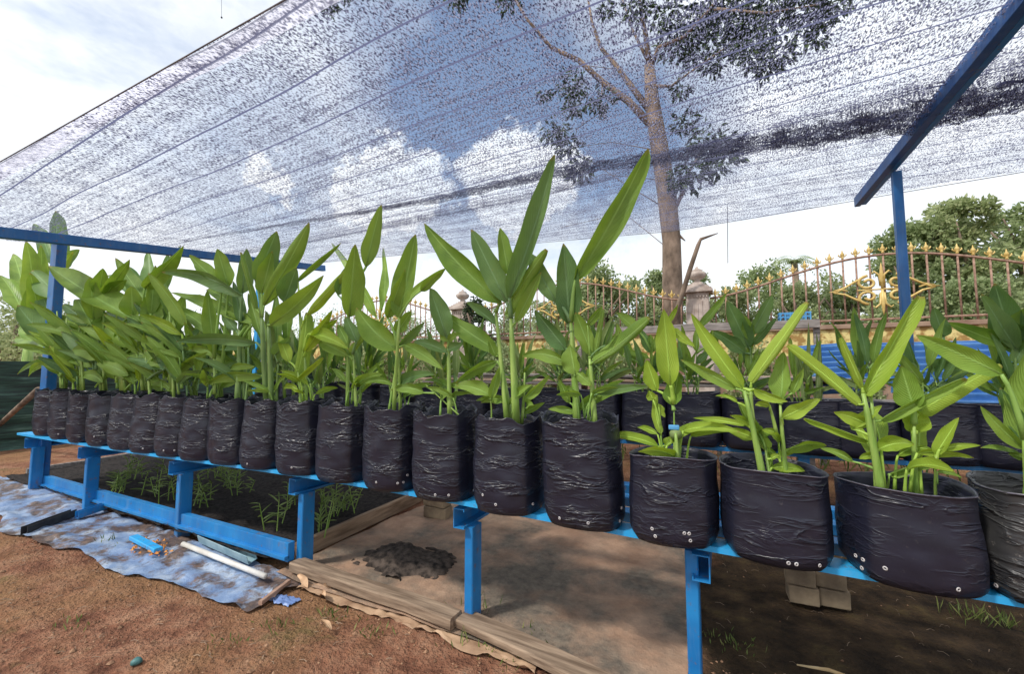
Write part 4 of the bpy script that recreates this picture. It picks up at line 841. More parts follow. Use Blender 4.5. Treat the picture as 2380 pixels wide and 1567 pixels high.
for i, (px, py) in enumerate(sp_):
    c = gnd(px, py, .09); rg = random.Random(700+i); mb = MB()
    th = empty('seedling', c, 'young green seedling '+wd_[i], 'seedling', 'seedlings in the dark bed under the bench')
    st = MB(); lf = MB()
    for s_ in range(rg.randint(3, 6)):
        b = c+Vector((rg.gauss(0, .05), rg.gauss(0, .04), -.01)); hh = rg.uniform(.10, .22); t = b+Vector((rg.gauss(0, .03), rg.gauss(0, .03), hh))
        st.tube([b, b.lerp(t, .5), t], [.004, .0035, .002], 5)
        for j in range(7):
            q = b.lerp(t, .3+.7*j/6); a = rg.uniform(0, 6.28); l = rg.uniform(.05, .09)
            add_leaf(lf, q, q+Vector((math.cos(a)*l, math.sin(a)*l, l*rg.uniform(-.1, .8))), l*.22, .5, .12, rng=rg, ns=4, na=3)
    st.build('stem', 'stem', th); lf.build('foliage', 'leaf_pale', th)
# ------------------------------------------------------------------ stuff on the ground
tb = grid(-6.6, -2.0, 0, 1, 170, 22, lambda x, v: 0)
vs = []
for (x, v, _) in tb.v:
    yl = 1.17+.05*math.sin(x*1.9)+.06*noise.noise(Vector((x*2.2, 0, 5)))+.08*max(0, (x+3.2)/1.2)+.02*noise.noise(Vector((x*9, 0, 5)))
    yh = 1.60; xx = x+.05*noise.noise(Vector((x, v*3, 9)))
    y = yl+(yh-yl)*v
    f = abs(noise.noise(Vector((xx*5, y*7, 1))))*.035+abs(noise.noise(Vector((xx*14, y*16, 2))))*.014
    vs.append((xx, y, gz(xx, y)+.008+f))
tb.v = vs; tag(tb.build('tarpaulin', 'tarp', None, True), 'crumpled faded blue tarpaulin with soil on it along the bench foot', 'tarpaulin')
c = gnd(652, 1393); mb = grid(-1, 1, -1, 1, 16, 10, lambda x, y: 0)
mb.v = [(c.x+x*.09+.02*noise.noise(Vector((x*3, y*3, 0))), c.y+y*.035+.01*x, gz(c.x, c.y)+.008+.05*abs(noise.noise(Vector((x*3, y*3, 4))))*(1-.5*abs(x))) for (x, y, z) in mb.v]
m = Mat('bluebag'); m.base((.16, .25, .50)); m.rough(.4); M['bluebag'] = m.m
tag(mb.build('plastic_scrap', 'bluebag', None, True), 'crumpled blue plastic scrap beside the foot of the fourth leg', 'plastic scrap')
def onground(px, py, dz=.03): 
    p = gnd(px, py, .05); return Vector((p.x, p.y, gz(p.x, p.y)+dz))
mb = MB(); mb.tube([onground(425, 1268, .05), onground(617, 1338, .05)], .014, 10); tag(mb.build('pipe', 'pvc', None, True), 'white plastic pipe lying on the blue tarpaulin', 'pipe')
mb = MB(); mb.channel(onground(470, 1258, .06), onground(585, 1302, .06), .05, .05, (0, -.3, 1), .003, .004); tag(mb.build('metal_channel', 'galv'), 'pale blue-green metal channel offcut behind the white pipe', 'metal channel')
mb = MB(); mb.channel(onground(55, 1245, .04), onground(170, 1200, .05), .05, .04, (0, 0, 1), .003, .004); tag(mb.build('metal_channel', 'string'), 'dark metal channel offcut on the tarpaulin edge, far left', 'metal channel')
mb = MB(); mb.channel(onground(178, 1205, .05), onground(245, 1186, .06), .05, .035, (0, 0, 1), .003, .004); tag(mb.build('metal_channel', 'blue'), 'short bright blue channel offcut at the foot of the second leg', 'metal channel')
mb = MB(); mb.beam(onground(310, 1256, .05), onground(368, 1282, .05), .045, .025, .003); tag(mb.build('metal_offcut', 'blue_top'), 'short light blue offcut lying mid tarpaulin', 'metal offcut')
c = onground(352, 1272, .045); mb = MB(); rg = random.Random(4)
for k in range(70):
    p = c+Vector((rg.gauss(0, .08), rg.gauss(0, .035), 0)); q = rg.uniform(.005, .014)
    mb.add([p+Vector(v)*q for v in ((1, 0, 0), (-1, .3, 0), (0, 1, .2), (0, -1, 0), (.1, .1, 1))], [(0, 2, 4), (2, 1, 4), (1, 3, 4), (3, 0, 4)])
tag(mb.build('rubble', 'orange'), 'patch of orange crumbs on the tarpaulin beside the blue offcut', 'rubble')['kind'] = 'stuff'
a = gnd(690, 1312, .06); b = gnd(1062, 1440, .06); c = gnd(1420, 1600, .03)
mb = MB(); mb.beam(a, b, .085, .05, .006, warp=.004); tag(mb.build('plank', 'wood'), 'long brown timber lying from the fourth leg to the fifth leg', 'plank')
mb = MB(); mb.beam(b+Vector((.0, .03, -.01)), c, .10, .035, .006, warp=.005); tag(mb.build('plank', 'wood'), 'flat worn timber continuing past the fifth leg towards the bottom edge', 'plank')
# rusty strip right of the tarp
mb = MB(); mb.beam(onground(605, 1388, .03), onground(672, 1342, .04), .02, .02, .002); tag(mb.build('metal_strip', 'rust'), 'rusty metal strip holding down the tarpaulin end', 'metal strip')
# worn sheet under the bench
mb = grid(-2.2, -.14, 1.60, 3.7, 90, 80, lambda x, y: gz(x, y)*.3+.022+.014*noise.noise(Vector((x*2, y*5, 3)))+.006*abs(noise.noise(Vector((x*9, y*12, 3)))))
mb.v = [(x+.03*noise.noise(Vector((x*2, y*2, 1)))*(1 if x < -.3 else .3), y+(.05*noise.noise(Vector((x*3, 0, 1)))-.05 if y < 1.7 else 0), z) for (x, y, z) in mb.v]
tag(mb.build('ground_sheet', 'sheet', None, True), 'stained tan sheet spread over the ground beneath the bench', 'sheet')
c = gnd(945, 1300, .03); mb = MB(); rg = random.Random(5)
gg = grid(-1, 1, -1, 1, 40, 40, lambda x, y: 0)
gv = []
for (x, y, z) in gg.v:
    rr = math.hypot(x, y); e = max(0, 1-rr*(1.05+.4*noise.noise(Vector((x*2, y*2, 0)))+.25*noise.noise(Vector((x*7, y*7, 0))))); gv.append((c.x+x*.30, c.y+y*.20, .022+.07*e**.8*(1 if e > 0 else 0)-(.03 if e <= 0 else 0)+.012*noise.noise(Vector((x*9, y*9, 0)))*e))
gg.v = gv
tag(gg.build('soil_heap', 'heap_soil', None, True), 'small heap of black soil on the tan sheet behind the timber', 'soil heap')
# crumpled brown liner along the timber
mb = grid(0, 1, 0, 1, 60, 12, lambda x, y: 0); a = gnd(700, 1365); b = gnd(1250, 1560)
mb.v = [(a.x+(b.x-a.x)*u+.02*noise.noise(Vector((u*9, v, 0))), (a.y+(b.y-a.y)*u)+.10*v-.03+.04*noise.noise(Vector((u*7, 3, v*2))), .015+gz(a.x, a.y)+.035*abs(noise.noise(Vector((u*16, v*4, 7))))) for (u, v, z) in mb.v]
m = Mat('liner'); m.base(m.ramp(m.noise(9, 5), [(.3, (.26, .15, .09)), (.7, (.52, .35, .22))])); m.rough(.7); m.bump(m.noise(30, 5), .006); M['liner'] = m.m
tag(mb.build('liner', 'liner', None, True), 'crumpled brown liner bunched in front of the long timber', 'liner')
rg = random.Random(9)
DLF = [(715, 1352, .10, 'curled tan dry leaf at the foot of the fourth leg'), (745, 1372, .09, 'dry brown leaf lying right of the curled tan one'), (775, 1350, .08, 'dry leaf leaning on the near timber end'), (770, 1452, .07, 'dry leaf alone on the earth below the timber'), (1140, 1480, .06, 'dry leaf beside the timber right of the fifth leg')]
for (px, py, l, lab) in DLF:
    p = onground(px, py, .03); a = rg.uniform(0, 6.28); mb = MB()
    add_leaf(mb, p, p+Vector((math.cos(a)*l, math.sin(a)*l*.6, l*.35)), l*.5, .9, .25, rg.uniform(-1, 1), rng=rg, ns=8, na=7)
    tag(mb.build('dry_leaf', 'dryleaf', None, True), lab, 'dry leaf', 'dry leaves on the ground')
mb = MB(); p = onground(318, 1522, .012); mb.lathe(p-Vector((0, 0, .012)), [(.010, 0), (.018, .006), (.017, .016), (.008, .022)], 9, lambda a, z, i: 1+.15*math.sin(3*a)); 
m = Mat('teal'); m.base((.06, .17, .17)); m.rough(.5); M['teal'] = m.m
tag(mb.build('stone', 'teal', None, True), 'small dark teal stone alone on the earth in the foreground', 'stone')
# brick piers
def bricks(px, py, n, lab, w_=.19, rot=0.):
    p = gnd(px, py, .02); th = empty('brick_pile', (p.x, p.y+.06, .02), lab, 'bricks')
    for k in range(n):
        mb = MB(); mb.box((p.x+.004*(-1)**k, p.y+.07, .02+.04+k*.082), (w_, .10, .078), rot+.05*(-1)**k, .006); mb.build('brick', 'brick', th)
bricks(1003, 1208, 2, 'two stacked yellowish bricks at the end of the seed bed plank')
bricks(1868, 1412, 2, 'stacked bricks in shade under the right part of the bench, left half', .12)
bricks(1940, 1420, 2, 'stacked bricks in shade under the right part of the bench, right half', .12)
p = onground(1850, 1522, .01); q = onground(2010, 1567, .012); mb = MB(); mb.tube([p, p.lerp(q, .5)+Vector((0, .01, .006)), q], [.003, .007, .005], 6); tag(mb.build('straw', 'straw', None, True), 'orange-brown straw lying on the dark soil at the bottom right', 'straw')
mb = MB()
for k in range(150):
    x = rg.uniform(-.05, 1.6); y = rg.uniform(1.25, 3.2); z = gz(x, y)+.006; a = rg.uniform(0, 6.28); l = rg.uniform(.01, .045)
    mb.tube([(x, y, z), (x+math.cos(a)*l*.5, y+math.sin(a)*l*.5, z+.006), (x+math.cos(a)*l, y+math.sin(a)*l, z)], .0008, 4)
tag(mb.build('litter', 'wood'), 'fine dry straw litter on the dark soil under the right of the bench', 'litter')['kind'] = 'stuff'
# ------------------------------------------------------------------ behind: timber, rail, corrugated sheets
ts = empty('timber_stack', (-1.5, 5.2, 0), 'pile of tan and grey boards lying on trestles behind the rear bench', 'timber'); rg = random.Random(21)
for k in range(11):
    z = .93+.035*(k//3); y = 4.9+.22*(k % 3)+rg.uniform(-.03, .03); xa = -4.0+rg.uniform(-.3, .5); xb = .9+rg.uniform(-.5, .5)
    mb = MB(); mb.beam((xa, y, z+rg.uniform(0, .02)), (xb, y+rg.uniform(-.15, .15), z+rg.uniform(-.02, .03)), .2, .028, .003, warp=.004); mb.build('board', rg.choice(('wood_tan', 'wood_tan', 'wood_grey')), ts)
for x in (-3.5, -1.6, .4):
    mb = MB(); mb.beam((x, 4.8, 0), (x, 4.8, .9), .07, .07, up=Vector((0, 1, 0))); mb.build('support', 'wood_grey', ts)
    mb = MB(); mb.beam((x, 5.4, 0), (x, 5.4, .9), .07, .07, up=Vector((0, 1, 0))); mb.build('support', 'wood_grey', ts)
a = at(1340, 772, 6.3); b = at(1905, 752, 6.0)
rf = empty('timber_rail', (a.x, a.y, 0), 'grey weathered horizontal rail with a dark slanting brace before the pillar', 'rail')
mb = MB(); mb.beam(a, b, .05, .10, .004, warp=.006); mb.build('rail', 'wood_grey', rf)
mb = MB(); mb.beam(at(1560, 778, 6.0), at(1685, 835, 5.6), .04, .08, .004); mb.build('brace', 'wood_grey', rf)
for px in (1345, 1585, 1700, 1900):
    q = a.lerp(b, (px-1340)/565); mb = MB(); mb.beam((q.x, q.y+.06, 0), (q.x, q.y+.06, q.z+.04), .06, .06, up=Vector((0, 1, 0))); mb.build('rail_post', 'wood_grey', rf)
def corr(name, pa, pb, depth, rise, lab, n=120):
    mb = MB(); vs = []; fs = []; pa, pb = Vector(pa), Vector(pb)
    for i in range(13):
        for j in range(n+1):
            t = j/n; base = pa.lerp(pb, i/12); amp = .018*math.sin(t*2*math.pi*9)
            vs.append(base+Vector((0, depth*t-amp*rise*2, rise*t+amp)))
    for i in range(12):
        for j in range(n): fs.append((i*(n+1)+j, i*(n+1)+j+1, (i+1)*(n+1)+j+1, (i+1)*(n+1)+j))
    mb.add(vs, fs); o = mb.build(name, 'corr', None, True); md = o.modifiers.new('thickness', 'SOLIDIFY'); md.thickness = .002
    tag(o, lab, 'roof sheet', 'blue corrugated sheets behind the rear bench')
corr('corrugated_sheet', (1.35, 4.75, .82), (4.6, 4.9, .84), .45, .55, 'large blue corrugated sheet leaning behind the right post')
corr('corrugated_sheet', (.75, 5.05, .86), (1.32, 5.1, .9), .35, .50, 'narrow blue corrugated sheet left of the large one, behind striped leaves')
for x in (1.5, 3.0, 4.4):
    pass
tr_ = empty('trestle', (2.8, 5.2, 0), 'low wooden trestle carrying the blue corrugated sheets', 'trestle')
mb = MB(); mb.beam((.7, 5.3, .78), (4.7, 5.3, .78), .6, .05); mb.build('top', 'wood_grey', tr_)
for x in (.8, 2.7, 4.6):
    mb = MB(); mb.beam((x, 5.3, 0), (x, 5.3, .755), .07, .07, up=Vector((0, 1, 0))); mb.build('leg', 'wood_grey', tr_)
# ------------------------------------------------------------------ wall, pillars, iron fence
YW = 8.2
wl = empty('boundary_wall', (0, YW, 0), 'low boundary wall with an ochre patterned band below the iron fence', 'wall')
mb = MB(); mb.box((-4, YW, .66), (34, .22, 1.32)); mb.build('wall_base', 'wallred', wl)
mb = MB(); mb.box((-4, YW, 1.525), (34, .18, .41)); mb.build('pattern_band', 'band', wl)
mb = MB(); mb.box((-4, YW, 1.765), (34, .26, .07), 0, .008); mb.build('coping', 'wallred', wl)
pillars = [-10.3, -5.3, -.32, 4.9]
pn = ['pale concrete pillar with stepped cap left of the tall plants, far left', 'pale concrete gate pillar behind the tall dark bush', 'ornate grey pillar with panelled shaft and urn finial beside the tree', 'concrete fence pillar beyond the right edge']
for i, x in enumerate(pillars):
    if i == 0: continue
    y = YW-.02; th = empty('pillar', (x, y, 0), pn[i], 'pillar', 'concrete pillars of the iron fence')
    mb = MB(); mb.box((x, y, .9), (.46, .46, 1.8), 0, .01); mb.build('base', 'concrete', th)
    sh = MB(); sh.box((x, y, 2.13), (.36, .36, .66), 0, .008)
    for (dx, dy) in ((0, -.185), (.185, 0), (-.185, 0)):
        for q in (-1, 0, 1): sh.box((x+dx+(q*.07 if dx == 0 else 0), y+dy+(q*.07 if dy == 0 else 0), 2.08), (.018, .018, .44 if q else .36), 0, .003)
    for q in range(7): sh.box((x-.15+q*.05, y-.19, 2.38), (.02, .03, .04))
    sh.build('shaft', 'concrete', th)
    cp = MB(); cp.box((x, y, 2.475), (.50, .50, .05), 0, .008)
    for k in range(5): cp.box((x, y, 2.515+.03*k), (.46-.075*k, .46-.075*k, .031), 0, .005)
    cp.build('cap', 'concrete', th)
    mb = MB(); mb.lathe((x, y, 2.65), [(.05, 0), (.06, .02), (.045, .04), (.12, .08), (.155, .13), (.15, .17), (.09, .20), (.10, .22), (.03, .26), (.02, .29)], 20); mb.build('urn', 'concrete', th, True)
def ftop(t): return 2.36+.50*(.5-.5*math.cos(2*math.pi*t))**.8
fn = ['rusty iron fence panel with gold finials at the far left behind the left plants', 'rusty iron fence panel with gold finials between the two pillars', 'rusty arched iron fence panel with gold finials and a gold scroll emblem']
for i in range(3):
    xa, xb = pillars[i]+.2, pillars[i+1]-.2; th = empty('iron_fence', ((xa+xb)/2, YW, 1.8), fn[i], 'fence', 'iron fence panels'); n = 29
    mb = MB(); mb.tube([(xa+(xb-xa)*t/40, YW, ftop(t/40)) for t in range(41)], .018, 6); mb.build('top_rail', 'rust', th, True)
    mb = MB(); mb.tube([(xa, YW, 1.87), (xb, YW, 1.87)], .016, 6); mb.build('bottom_rail', 'rust', th)
    for k in range(n):
        t = (k+.5)/n; x = xa+(xb-xa)*t; zt = ftop(t)
        mb = MB(); mb.tube([(x, YW+.002, 1.8), (x, YW+.002, zt+.02)], .013, 6); mb.build('baluster', 'rust', th, True)
        mb = MB(); mb.lathe((x, YW, zt+.02), [(.012, 0), (.022, .02), (.012, .03), (.026, .06), (.03, .08), (.012, .11), (.004, .15)], 8)
        for s_ in (-1, 1): mb.tube([(x, YW, zt+.055), (x+s_*.03, YW, zt+.065), (x+s_*.05, YW, zt+.085), (x+s_*.048, YW, zt+.105)], [.008, .010, .010, .005], 5)
        mb.build('finial', 'gold', th, True)
    mb = MB(); xc = (xa+xb)/2; cz = 2.36; yy = YW-.045
    if i == 2: q = at(2050, 672, yy); xc, cz = q.x, q.z
    for sx in (-1, 1):
        for sz in (-1, 1):
            pts = []
            for k in range(22):
                t = k/21; a = math.pi*.5+t*math.pi*2.4; rr = .13*(1-.72*t); pts.append((xc+sx*(.17-rr*math.cos(a)*1.0-.0), yy, cz+sz*(.11+rr*math.sin(a)*.85)))
            mb.tube(pts, .021, 6)
            mb.tube([(xc+sx*.17, yy, cz+sz*.22), (xc+sx*.34, yy, cz+sz*.13), (xc+sx*.46, yy, cz+sz*.05), (xc+sx*.60, yy, cz+sz*.015)], [.016, .018, .016, .008], 6)
            mb.tube([(xc+sx*.02, yy, cz+sz*.05), (xc+sx*.03, yy, cz+sz*.22), (xc+sx*.09, yy, cz+sz*.28), (xc+sx*.12, yy, cz+sz*.25)], [.016, .016, .014, .008], 6)
        mb.tube([(xc+sx*.42, yy, cz), (xc+sx*.5, yy, cz+.03), (xc+sx*.55, yy, cz), (xc+sx*.66, yy, cz)], [.01, .018, .014, .004], 6)
    for sz in (-1, 1): mb.tube([(xc, yy, cz), (xc, yy, cz+sz*.2), (xc, yy, cz+sz*.32), (xc, yy, cz+sz*.40)], [.016, .028, .018, .004], 8)
    mb.tube([(xc-.3, yy, cz), (xc+.3, yy, cz)], .012, 6)
    mb.build('scroll_emblem', 'gold', th, True)
for i, px in enumerate((1832, 1868)):
    q = at(px, 748, YW-.2); c_ = Vector((q.x, YW-.02, 1.8+.11)); th = empty('crate', (c_.x, c_.y, 1.8), ['left one of two small blue crates on the wall coping', 'right one of two small blue crates on the wall coping'][i], 'crate', 'blue crates on the wall')
    mb = MB()
    for sx in (-1, 1):
        for z in (0, .07, .14, .2): mb.box((c_.x, c_.y+sx*.1, 1.815+z), (.22, .012, .022))
        for z in (0, .07, .14, .2): mb.box((c_.x+sx*.112, c_.y, 1.815+z), (.012, .19, .022))
        for u in (-.1, -.03, .04, .1): mb.box((c_.x+u, c_.y+sx*.108, 1.915), (.018, .006, .2))
    mb.build('lattice', 'crate', th); mb = MB(); mb.box((c_.x, c_.y, 1.806), (.22, .2, .01)); mb.build('bottom', 'crate', th)
# ------------------------------------------------------------------ trees
def cluster(mb, c, r, n, L_, rg, droop=.4, wf=.38):
    for k in range(n):
        d = Vector((rg.gauss(0, 1), rg.gauss(0, 1), rg.gauss(0, .8))); d = d.normalized()*r*rg.random()**.5
        p = c+d; q = (d.normalized()*.6+Vector((rg.gauss(0, .5), rg.gauss(0, .5), rg.gauss(0, .5)-droop)))
        mb.quadleaf(p, q, Vector((rg.gauss(0, 1), rg.gauss(0, 1), rg.gauss(0, 1))), L_*rg.uniform(.6, 1.2), L_*wf)
YT = 8.95
th = empty('tree', at(1562, 700, YT), 'tall pale barked tree with dark leaf clusters rising behind the fence', 'tree')
th['o'] = tuple(th['e'].location)
def tp(pts, Y=YT): return [at(x, y, Y+dy) for (x, y, dy) in pts]
mb = MB(); k_ = YT/F
tk = tp([(1560, 905, 0), (1562, 700, 0), (1560, 560, 0), (1548, 440, 0), (1530, 330, .05), (1515, 240, .1), (1508, 150, .1)])
mb.tube(tk, [.24, .20, .175, .185, .17, .15, .11], 16); 
for v_ in range(len(mb.v)):
    p = Vector(mb.v[v_]); n_ = noise.noise(p*3.5)*.02; mb.v[v_] = tuple(p+Vector((n_, n_, 0)))
mb.build('trunk', 'bark', th, True)
for br, rr in (([(1522, 300, .1), (1460, 235, .05), (1400, 190, 0), (1345, 140, -.1), (1280, 110, -.3), (1225, 45, -.5), (1180, -30, -.7)], .085), ([(1512, 260, .1), (1470, 205, .2), (1430, 150, .3), (1395, 110, .3), (1375, 50, .4), (1360, -40, .4)], .075),
    ([(1510, 160, .1), (1500, 80, .2), (1485, 0, .3), (1480, -60, .3)], .07), ([(1508, 170, .1), (1530, 110, 0), (1590, 85, -.2), (1650, 20, -.5), (1700, -50, -.8)], .055), ([(1565, 490, 0), (1585, 450, -.1), (1600, 400, -.2), (1625, 360, -.3)], .05), ([(1512, 200, .1), (1560, 200, -.1), (1600, 170, -.3), (1700, 100, -.6)], .04),
    ([(1400, 190, 0), (1395, 260, .1), (1340, 300, .2), (1330, 360, .2)], .018), ([(1505, 140, 0), (1470, 70, .2), (1440, -20, .3)], .04), ([(1530, 350, 0), (1420, 330, .2), (1320, 345, .2)], .012), ([(1555, 490, 0), (1440, 420, .3), (1330, 345, .2)], .012), ([(1550, 420, 0), (1400, 405, .3), (1230, 470, .5)], .010), ([(1580, 600, 0), (1530, 560, 0), (1450, 495, .3), (1300, 530, .5)], .010),
    ([(1345, 150, -.1), (1430, 160, 0), (1530, 270, 0)], .010), ([(1575, 545, 0), (1592, 560, 0)], .035), ([(1660, 20, -.4), (1780, 30, -.7), (1900, 10, -1)], .03)):
    mb = MB(); n = len(br); mb.tube(tp(br), [max(.006, rr*(1-.75*i/(n-1))) for i in range(n)], 9); mb.build('branch', 'bark', th, True)
mb = MB(); rg = random.Random(31)
for (px, py, r) in ((765, 10, 34), (740, -10, 30), (800, -20, 30), (1060, -5, 36), (1180, -10, 40), (1330, 195, 42), (1265, 215, 14), (1290, 305, 36), (1320, 345, 30), (1345, 395, 34), (1395, 235, 34), (1335, 250, 24), (1590, 285, 26), (1640, 335, 48), (1600, 405, 38), (1690, 350, 34), (1575, 420, 22), (1660, 390, 24), (1570, 100, 42), (1620, 70, 48), (1690, 90, 44), (1740, 120, 38), (1780, 150, 30), (1760, 70, 40), (1820, 120, 26), (1880, 40, 38), (1900, 85, 20), (1582, 208, 18), (1640, 30, 50), (1550, 30, 36), (1700, 20, 50), (1780, 10, 50), (1850, -10, 50), (1930, 0, 40), (1480, 15, 34), (1610, 130, 30), (1660, 150, 26), (1720, 60, 40), (1410, 20, 20)):
    c = at(px, py, YT+rg.uniform(-.4, .2)); R_ = r*k_*.95; cluster(mb, c, R_, int(20+r*r*.065), .19, rg, .6, .42)
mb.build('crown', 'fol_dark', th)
# hanging strings
for i, (px, y0, y1, Y) in enumerate(((514, -40, 40, 5.), (1690, 480, 612, 5.5))):
    mb = MB(); a, b = at(px, y0, Y), at(px+1, y1, Y); mb.tube([a, b], .0035, 4); 
    if i == 0: mb.lathe(b, [(.012, -.02), (.02, 0), (.006, .02)], 8)
    tag(mb.build('hanging_string', 'string'), ['short string with a small weight hanging from above, upper left', 'thin long string hanging down right of the tree'][i], 'string')
# dead branch by the pillar
mb = MB(); mb.tube([at(1540, 800, 7.9), at(1580, 700, 7.85), at(1605, 620, 7.8), at(1622, 570, 7.8), at(1628, 556, 7.8), at(1668, 542, 7.8)], [.05, .045, .04, .035, .03, .008], 8)
tag(mb.build('dead_branch', 'bark', None, True), 'bent bare dead branch leaning up beside the ornate pillar', 'branch')
def bg_tree(name, px, ptop, pw, Y, mt, lab, n=2600, L_=.22, seed=0, base_z=.4, cat='tree', loose=1.):
    rg = random.Random(seed); top = at(px, ptop, Y); rad = abs(at(px+pw, ptop, Y).x-at(px, ptop, Y).x)*1.2; x = top.x
    th = empty(name, (x, Y, 0), lab, cat, 'trees and bushes beyond the fence')
    H = top.z; mb = MB(); mb.tube([(x, Y, 0), (x+.1, Y, H*.45), (x+.15, Y, H*.8)], [rad*.09+.05, rad*.06+.03, .03], 8); 
    for k in range(6):
        a = rg.uniform(0, 6.28); z = H*rg.uniform(.3, .65); mb.tube([(x+.1, Y, z), (x+math.cos(a)*rad*.4, Y+math.sin(a)*rad*.4, z+H*.14), (x+math.cos(a)*rad*.75, Y+math.sin(a)*rad*.6, z+H*.25)], [.05, .035, .012], 6)
    mb.build('trunk', 'bark', th, True)
    cr = MB(); bl = []
    nb = 75
    for k in range(nb):
        a = rg.uniform(0, 6.28); q = rg.random()**.6; zz = rg.uniform(base_z/H, 1); e = math.sqrt(max(.05, 1-((zz-.45)/.58)**2)) 
        bl.append((Vector((x+math.cos(a)*rad*q*e, Y+math.sin(a)*rad*q*e*.8, H*zz-rad*.1)), rad*rg.uniform(.17, .33)*loose))
    for (c, r) in bl: cluster(cr, c, r, int(n*3.4)//nb, L_*.60, rg, .15, .55)
    cr.build('crown', mt, th)
T = [('bush', 1180, 705, 55, 9.6, 'fol_mid', 'dark bush beyond the fence left of the tallest plants', 1800, .13), ('bush', 1110, 700, 38, 7.7, 'fol_dark', 'dense dark bush beside the small pale pillar', 1700, .12),
('bush', 1385, 618, 90, 12, 'fol_mid', 'green tree behind the fence left of the tall trunk', 3200, .2), ('bush', 1470, 650, 80, 13, 'fol_pale', 'pale bush between the left fence arch and the tall trunk', 2600, .2), ('bush', 1530, 628, 55, 14, 'fol_mid', 'rounded bush just left of the tall trunk', 2200, .2),
('bush', 1620, 640, 50, 13, 'fol_mid', 'dark green bush right behind the ornate pillar', 2200, .18), ('tree', 1765, 612, 70, 20, 'fol_mid', 'rounded green tree left of the palm', 2600, .25), ('bush', 1700, 668, 70, 12, 'fol_pale', 'pale scrub behind the fence right of the pillar', 2600, .16), ('bush', 1850, 660, 80, 12, 'fol_pale', 'pale scrub below the palm', 2600, .16),
('bush', 1960, 640, 90, 13, 'fol_pale', 'pale bushy scrub left of the gold scroll emblem', 3000, .18), ('tree', 2110, 520, 100, 13, 'fol_mid', 'mid green tree behind the blue post', 4200, .2), ('tree', 2230, 460, 110, 13, 'fol_pale', 'tall spreading light green tree right of the post', 5200, .2), ('tree', 2370, 440, 120, 14, 'fol_mid', 'tall green tree at the right edge', 5200, .2),
('bush', 2080, 690, 120, 11, 'fol_pale', 'low pale scrub under the scroll emblem', 2800, .15), ('bush', 2270, 650, 120, 11, 'fol_mid', 'low green scrub behind the right fence', 2800, .15), ('bush', 1280, 700, 70, 12, 'fol_pale', 'pale scrub behind the fence middle', 2200, .18),
('bush', 1150, 800, 60, 7.3, 'fol_mid', 'low weedy bush at the wall foot behind the tall plant with thick stems', 1200, .12), ('bush', 1290, 795, 60, 7.2, 'fol_pale', 'low pale bush at the wall foot between the two tallest plants', 1200, .12), ('bush', 1440, 800, 55, 7.3, 'fol_mid', 'low bush at the wall foot under the grey rail, left part', 1200, .12),
('bush', 1740, 800, 60, 7.2, 'fol_pale', 'low pale bush at the wall foot right of the pillar base', 1200, .12), ('bush', 1000, 800, 60, 7.4, 'fol_mid', 'low bush at the wall foot behind the middle plants', 1200, .12), ('bush', 850, 790, 60, 7.6, 'fol_mid', 'low bush at the wall foot left of the middle plants', 1200, .12), ('bush', 2010, 815, 50, 7.0, 'fol_mid', 'low bush at the wall foot above the narrow blue sheet', 1000, .11),
('bush', 930, 720, 90, 16, 'fol_mid', 'distant low bush behind the middle plants', 2000, .22), ('bush', 780, 730, 90, 18, 'fol_mid', 'distant bush left of the middle plants', 2000, .22), ('bush', 40, 700, 60, 12, 'fol_pale', 'pale bush at the left edge behind the net fence', 2600, .16), ('bush', 480, 740, 200, 20, 'fol_mid', 'distant bush behind the left plants', 2600, .3)]
for i, t in enumerate(T):
    Y = t[4] if t[1] > 100 else 4.0
    bg_tree(t[0], t[1], t[2], t[3], Y, t[5], t[6], t[7], t[8], seed=900+i)
# far tree line closing the horizon
mb = MB(); rg = random.Random(77)
for k in range(15000):
    a = rg.uniform(-100, 75); d = rg.uniform(60, 75); rr = R(a)+YAW*-1
    x = math.sin(R(a))*d; y = math.cos(R(a))*d; z = rg.uniform(0, 1)**1.2*(3.2+2.2*noise.noise(Vector((a*.13, 0, 0)))+1.6*noise.noise(Vector((a*.6, 3, 0))))
    mb.quadleaf(Vector((x, y, z)), Vector((rg.gauss(0, 1), rg.gauss(0, 1), rg.gauss(0, 1))), Vector((rg.gauss(0, 1), rg.gauss(0, 1), 1)), 1.5, .9)
tag(mb.build('far_woods', 'fol_mid'), 'far belt of trees along the horizon', 'woods')['kind'] = 'stuff'
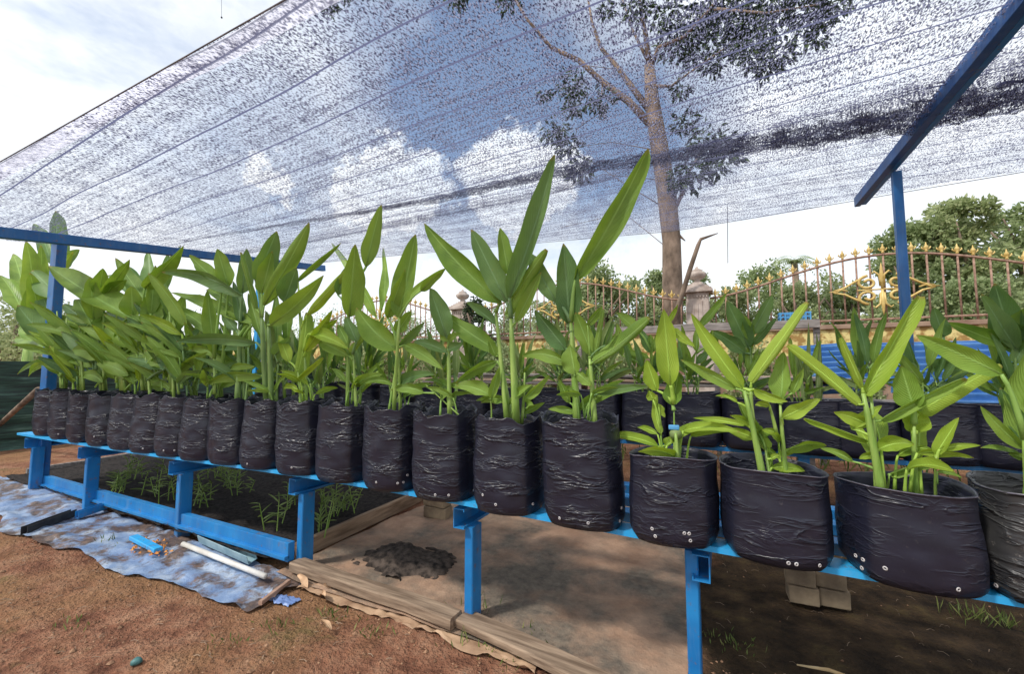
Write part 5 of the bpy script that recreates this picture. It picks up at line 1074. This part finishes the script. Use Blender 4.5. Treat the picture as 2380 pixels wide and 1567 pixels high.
# palm beyond the fence
c = at(1845, 605, 24); th = empty('palm_tree', (c.x, 24, 0), 'small palm tree rising beyond the fence left of the gold emblem', 'palm tree')
mb = MB(); mb.tube([(c.x, 24, 0), (c.x+.1, 24, c.z*.5), (c.x, 24, c.z)], [.2, .16, .13], 8); mb.build('trunk', 'bark', th, True)
mb = MB(); rg = random.Random(8)
for k in range(16):
    a = k*.393+rg.uniform(-.1, .1); l = rg.uniform(.9, 1.3); dr = Vector((math.cos(a), math.sin(a), 0)); up = rg.uniform(.1, .9)
    for j in range(14):
        t = j/13; p = c+dr*l*t+Vector((0, 0, up*l*t-1.0*l*t*t))
        for s_ in (-1, 1): mb.quadleaf(p, dr*.5+dr.cross(Vector((0, 0, 1)))*s_+Vector((0, 0, -.5)), Vector((0, 0, 1)), .34*(1-.5*t), .06)
mb.build('crown', 'fol_mid', th)
# banana plants at the left, beyond the bench end
def banana(px, py_base, Y, leaves, lab, seed, mt='leaf_mid', h0=.9):
    rg = random.Random(seed); b = at(px, py_base, Y); th = empty('banana_plant', (b.x, b.y, 0), lab, 'banana plant', 'banana plants behind the bench')
    mb = MB(); mb.tube([(b.x, b.y, 0), (b.x, b.y, b.z*.6), (b.x, b.y, b.z)], [.09, .075, .04], 10); mb.build('trunk', 'stem', th, True)
    for (tx, ty, wpx, roll) in leaves:
        t = at(tx, ty, Y+rg.uniform(-.3, .3)); s0 = Vector((b.x, b.y, b.z-.03)); st = s0.lerp(t, .18)+Vector((0, 0, .04))
        mb = MB(); add_leaf(mb, st, t, wpx/F*(t-EYEV).length*.8, roll, .08, rg.uniform(-.5, .5), rng=rg, stalk=s0, ns=20, na=9); mb.build('leaf', mt, th, True)
banana(70, 760, 2.62, [(60, 560, 55, .6), (30, 590, 50, .5), (95, 570, 50, .6), (170, 585, 46, .5), (0, 640, 44, .8)], 'banana plant with upright leaves beside the left blue post', 51)
banana(885, 760, 6.2, [(890, 575, 58, .3), (770, 565, 36, 1.), (1030, 625, 40, .8), (820, 640, 40, .7)], 'banana plant with one rounded upright leaf in the middle distance', 52)
banana(130, 640, 5.0, [(130, 490, 50, .4), (80, 520, 40, .6), (185, 580, 40, .6)], 'banana plant whose leaf tip shows through the net at the left', 53, 'leaf_deep')
banana(350, 720, 4.6, [(345, 585, 40, .6), (420, 570, 40, 1), (300, 620, 40, .7), (390, 590, 40, .8), (250, 640, 50, .7)], 'banana plant behind the crowded left plants', 54, 'leaf_deep')
for o in bpy.data.objects:
    if o.get('label') and not 4 <= len(o['label'].replace('-', ' ').split()) <= 16: print('LONG', o['label'])
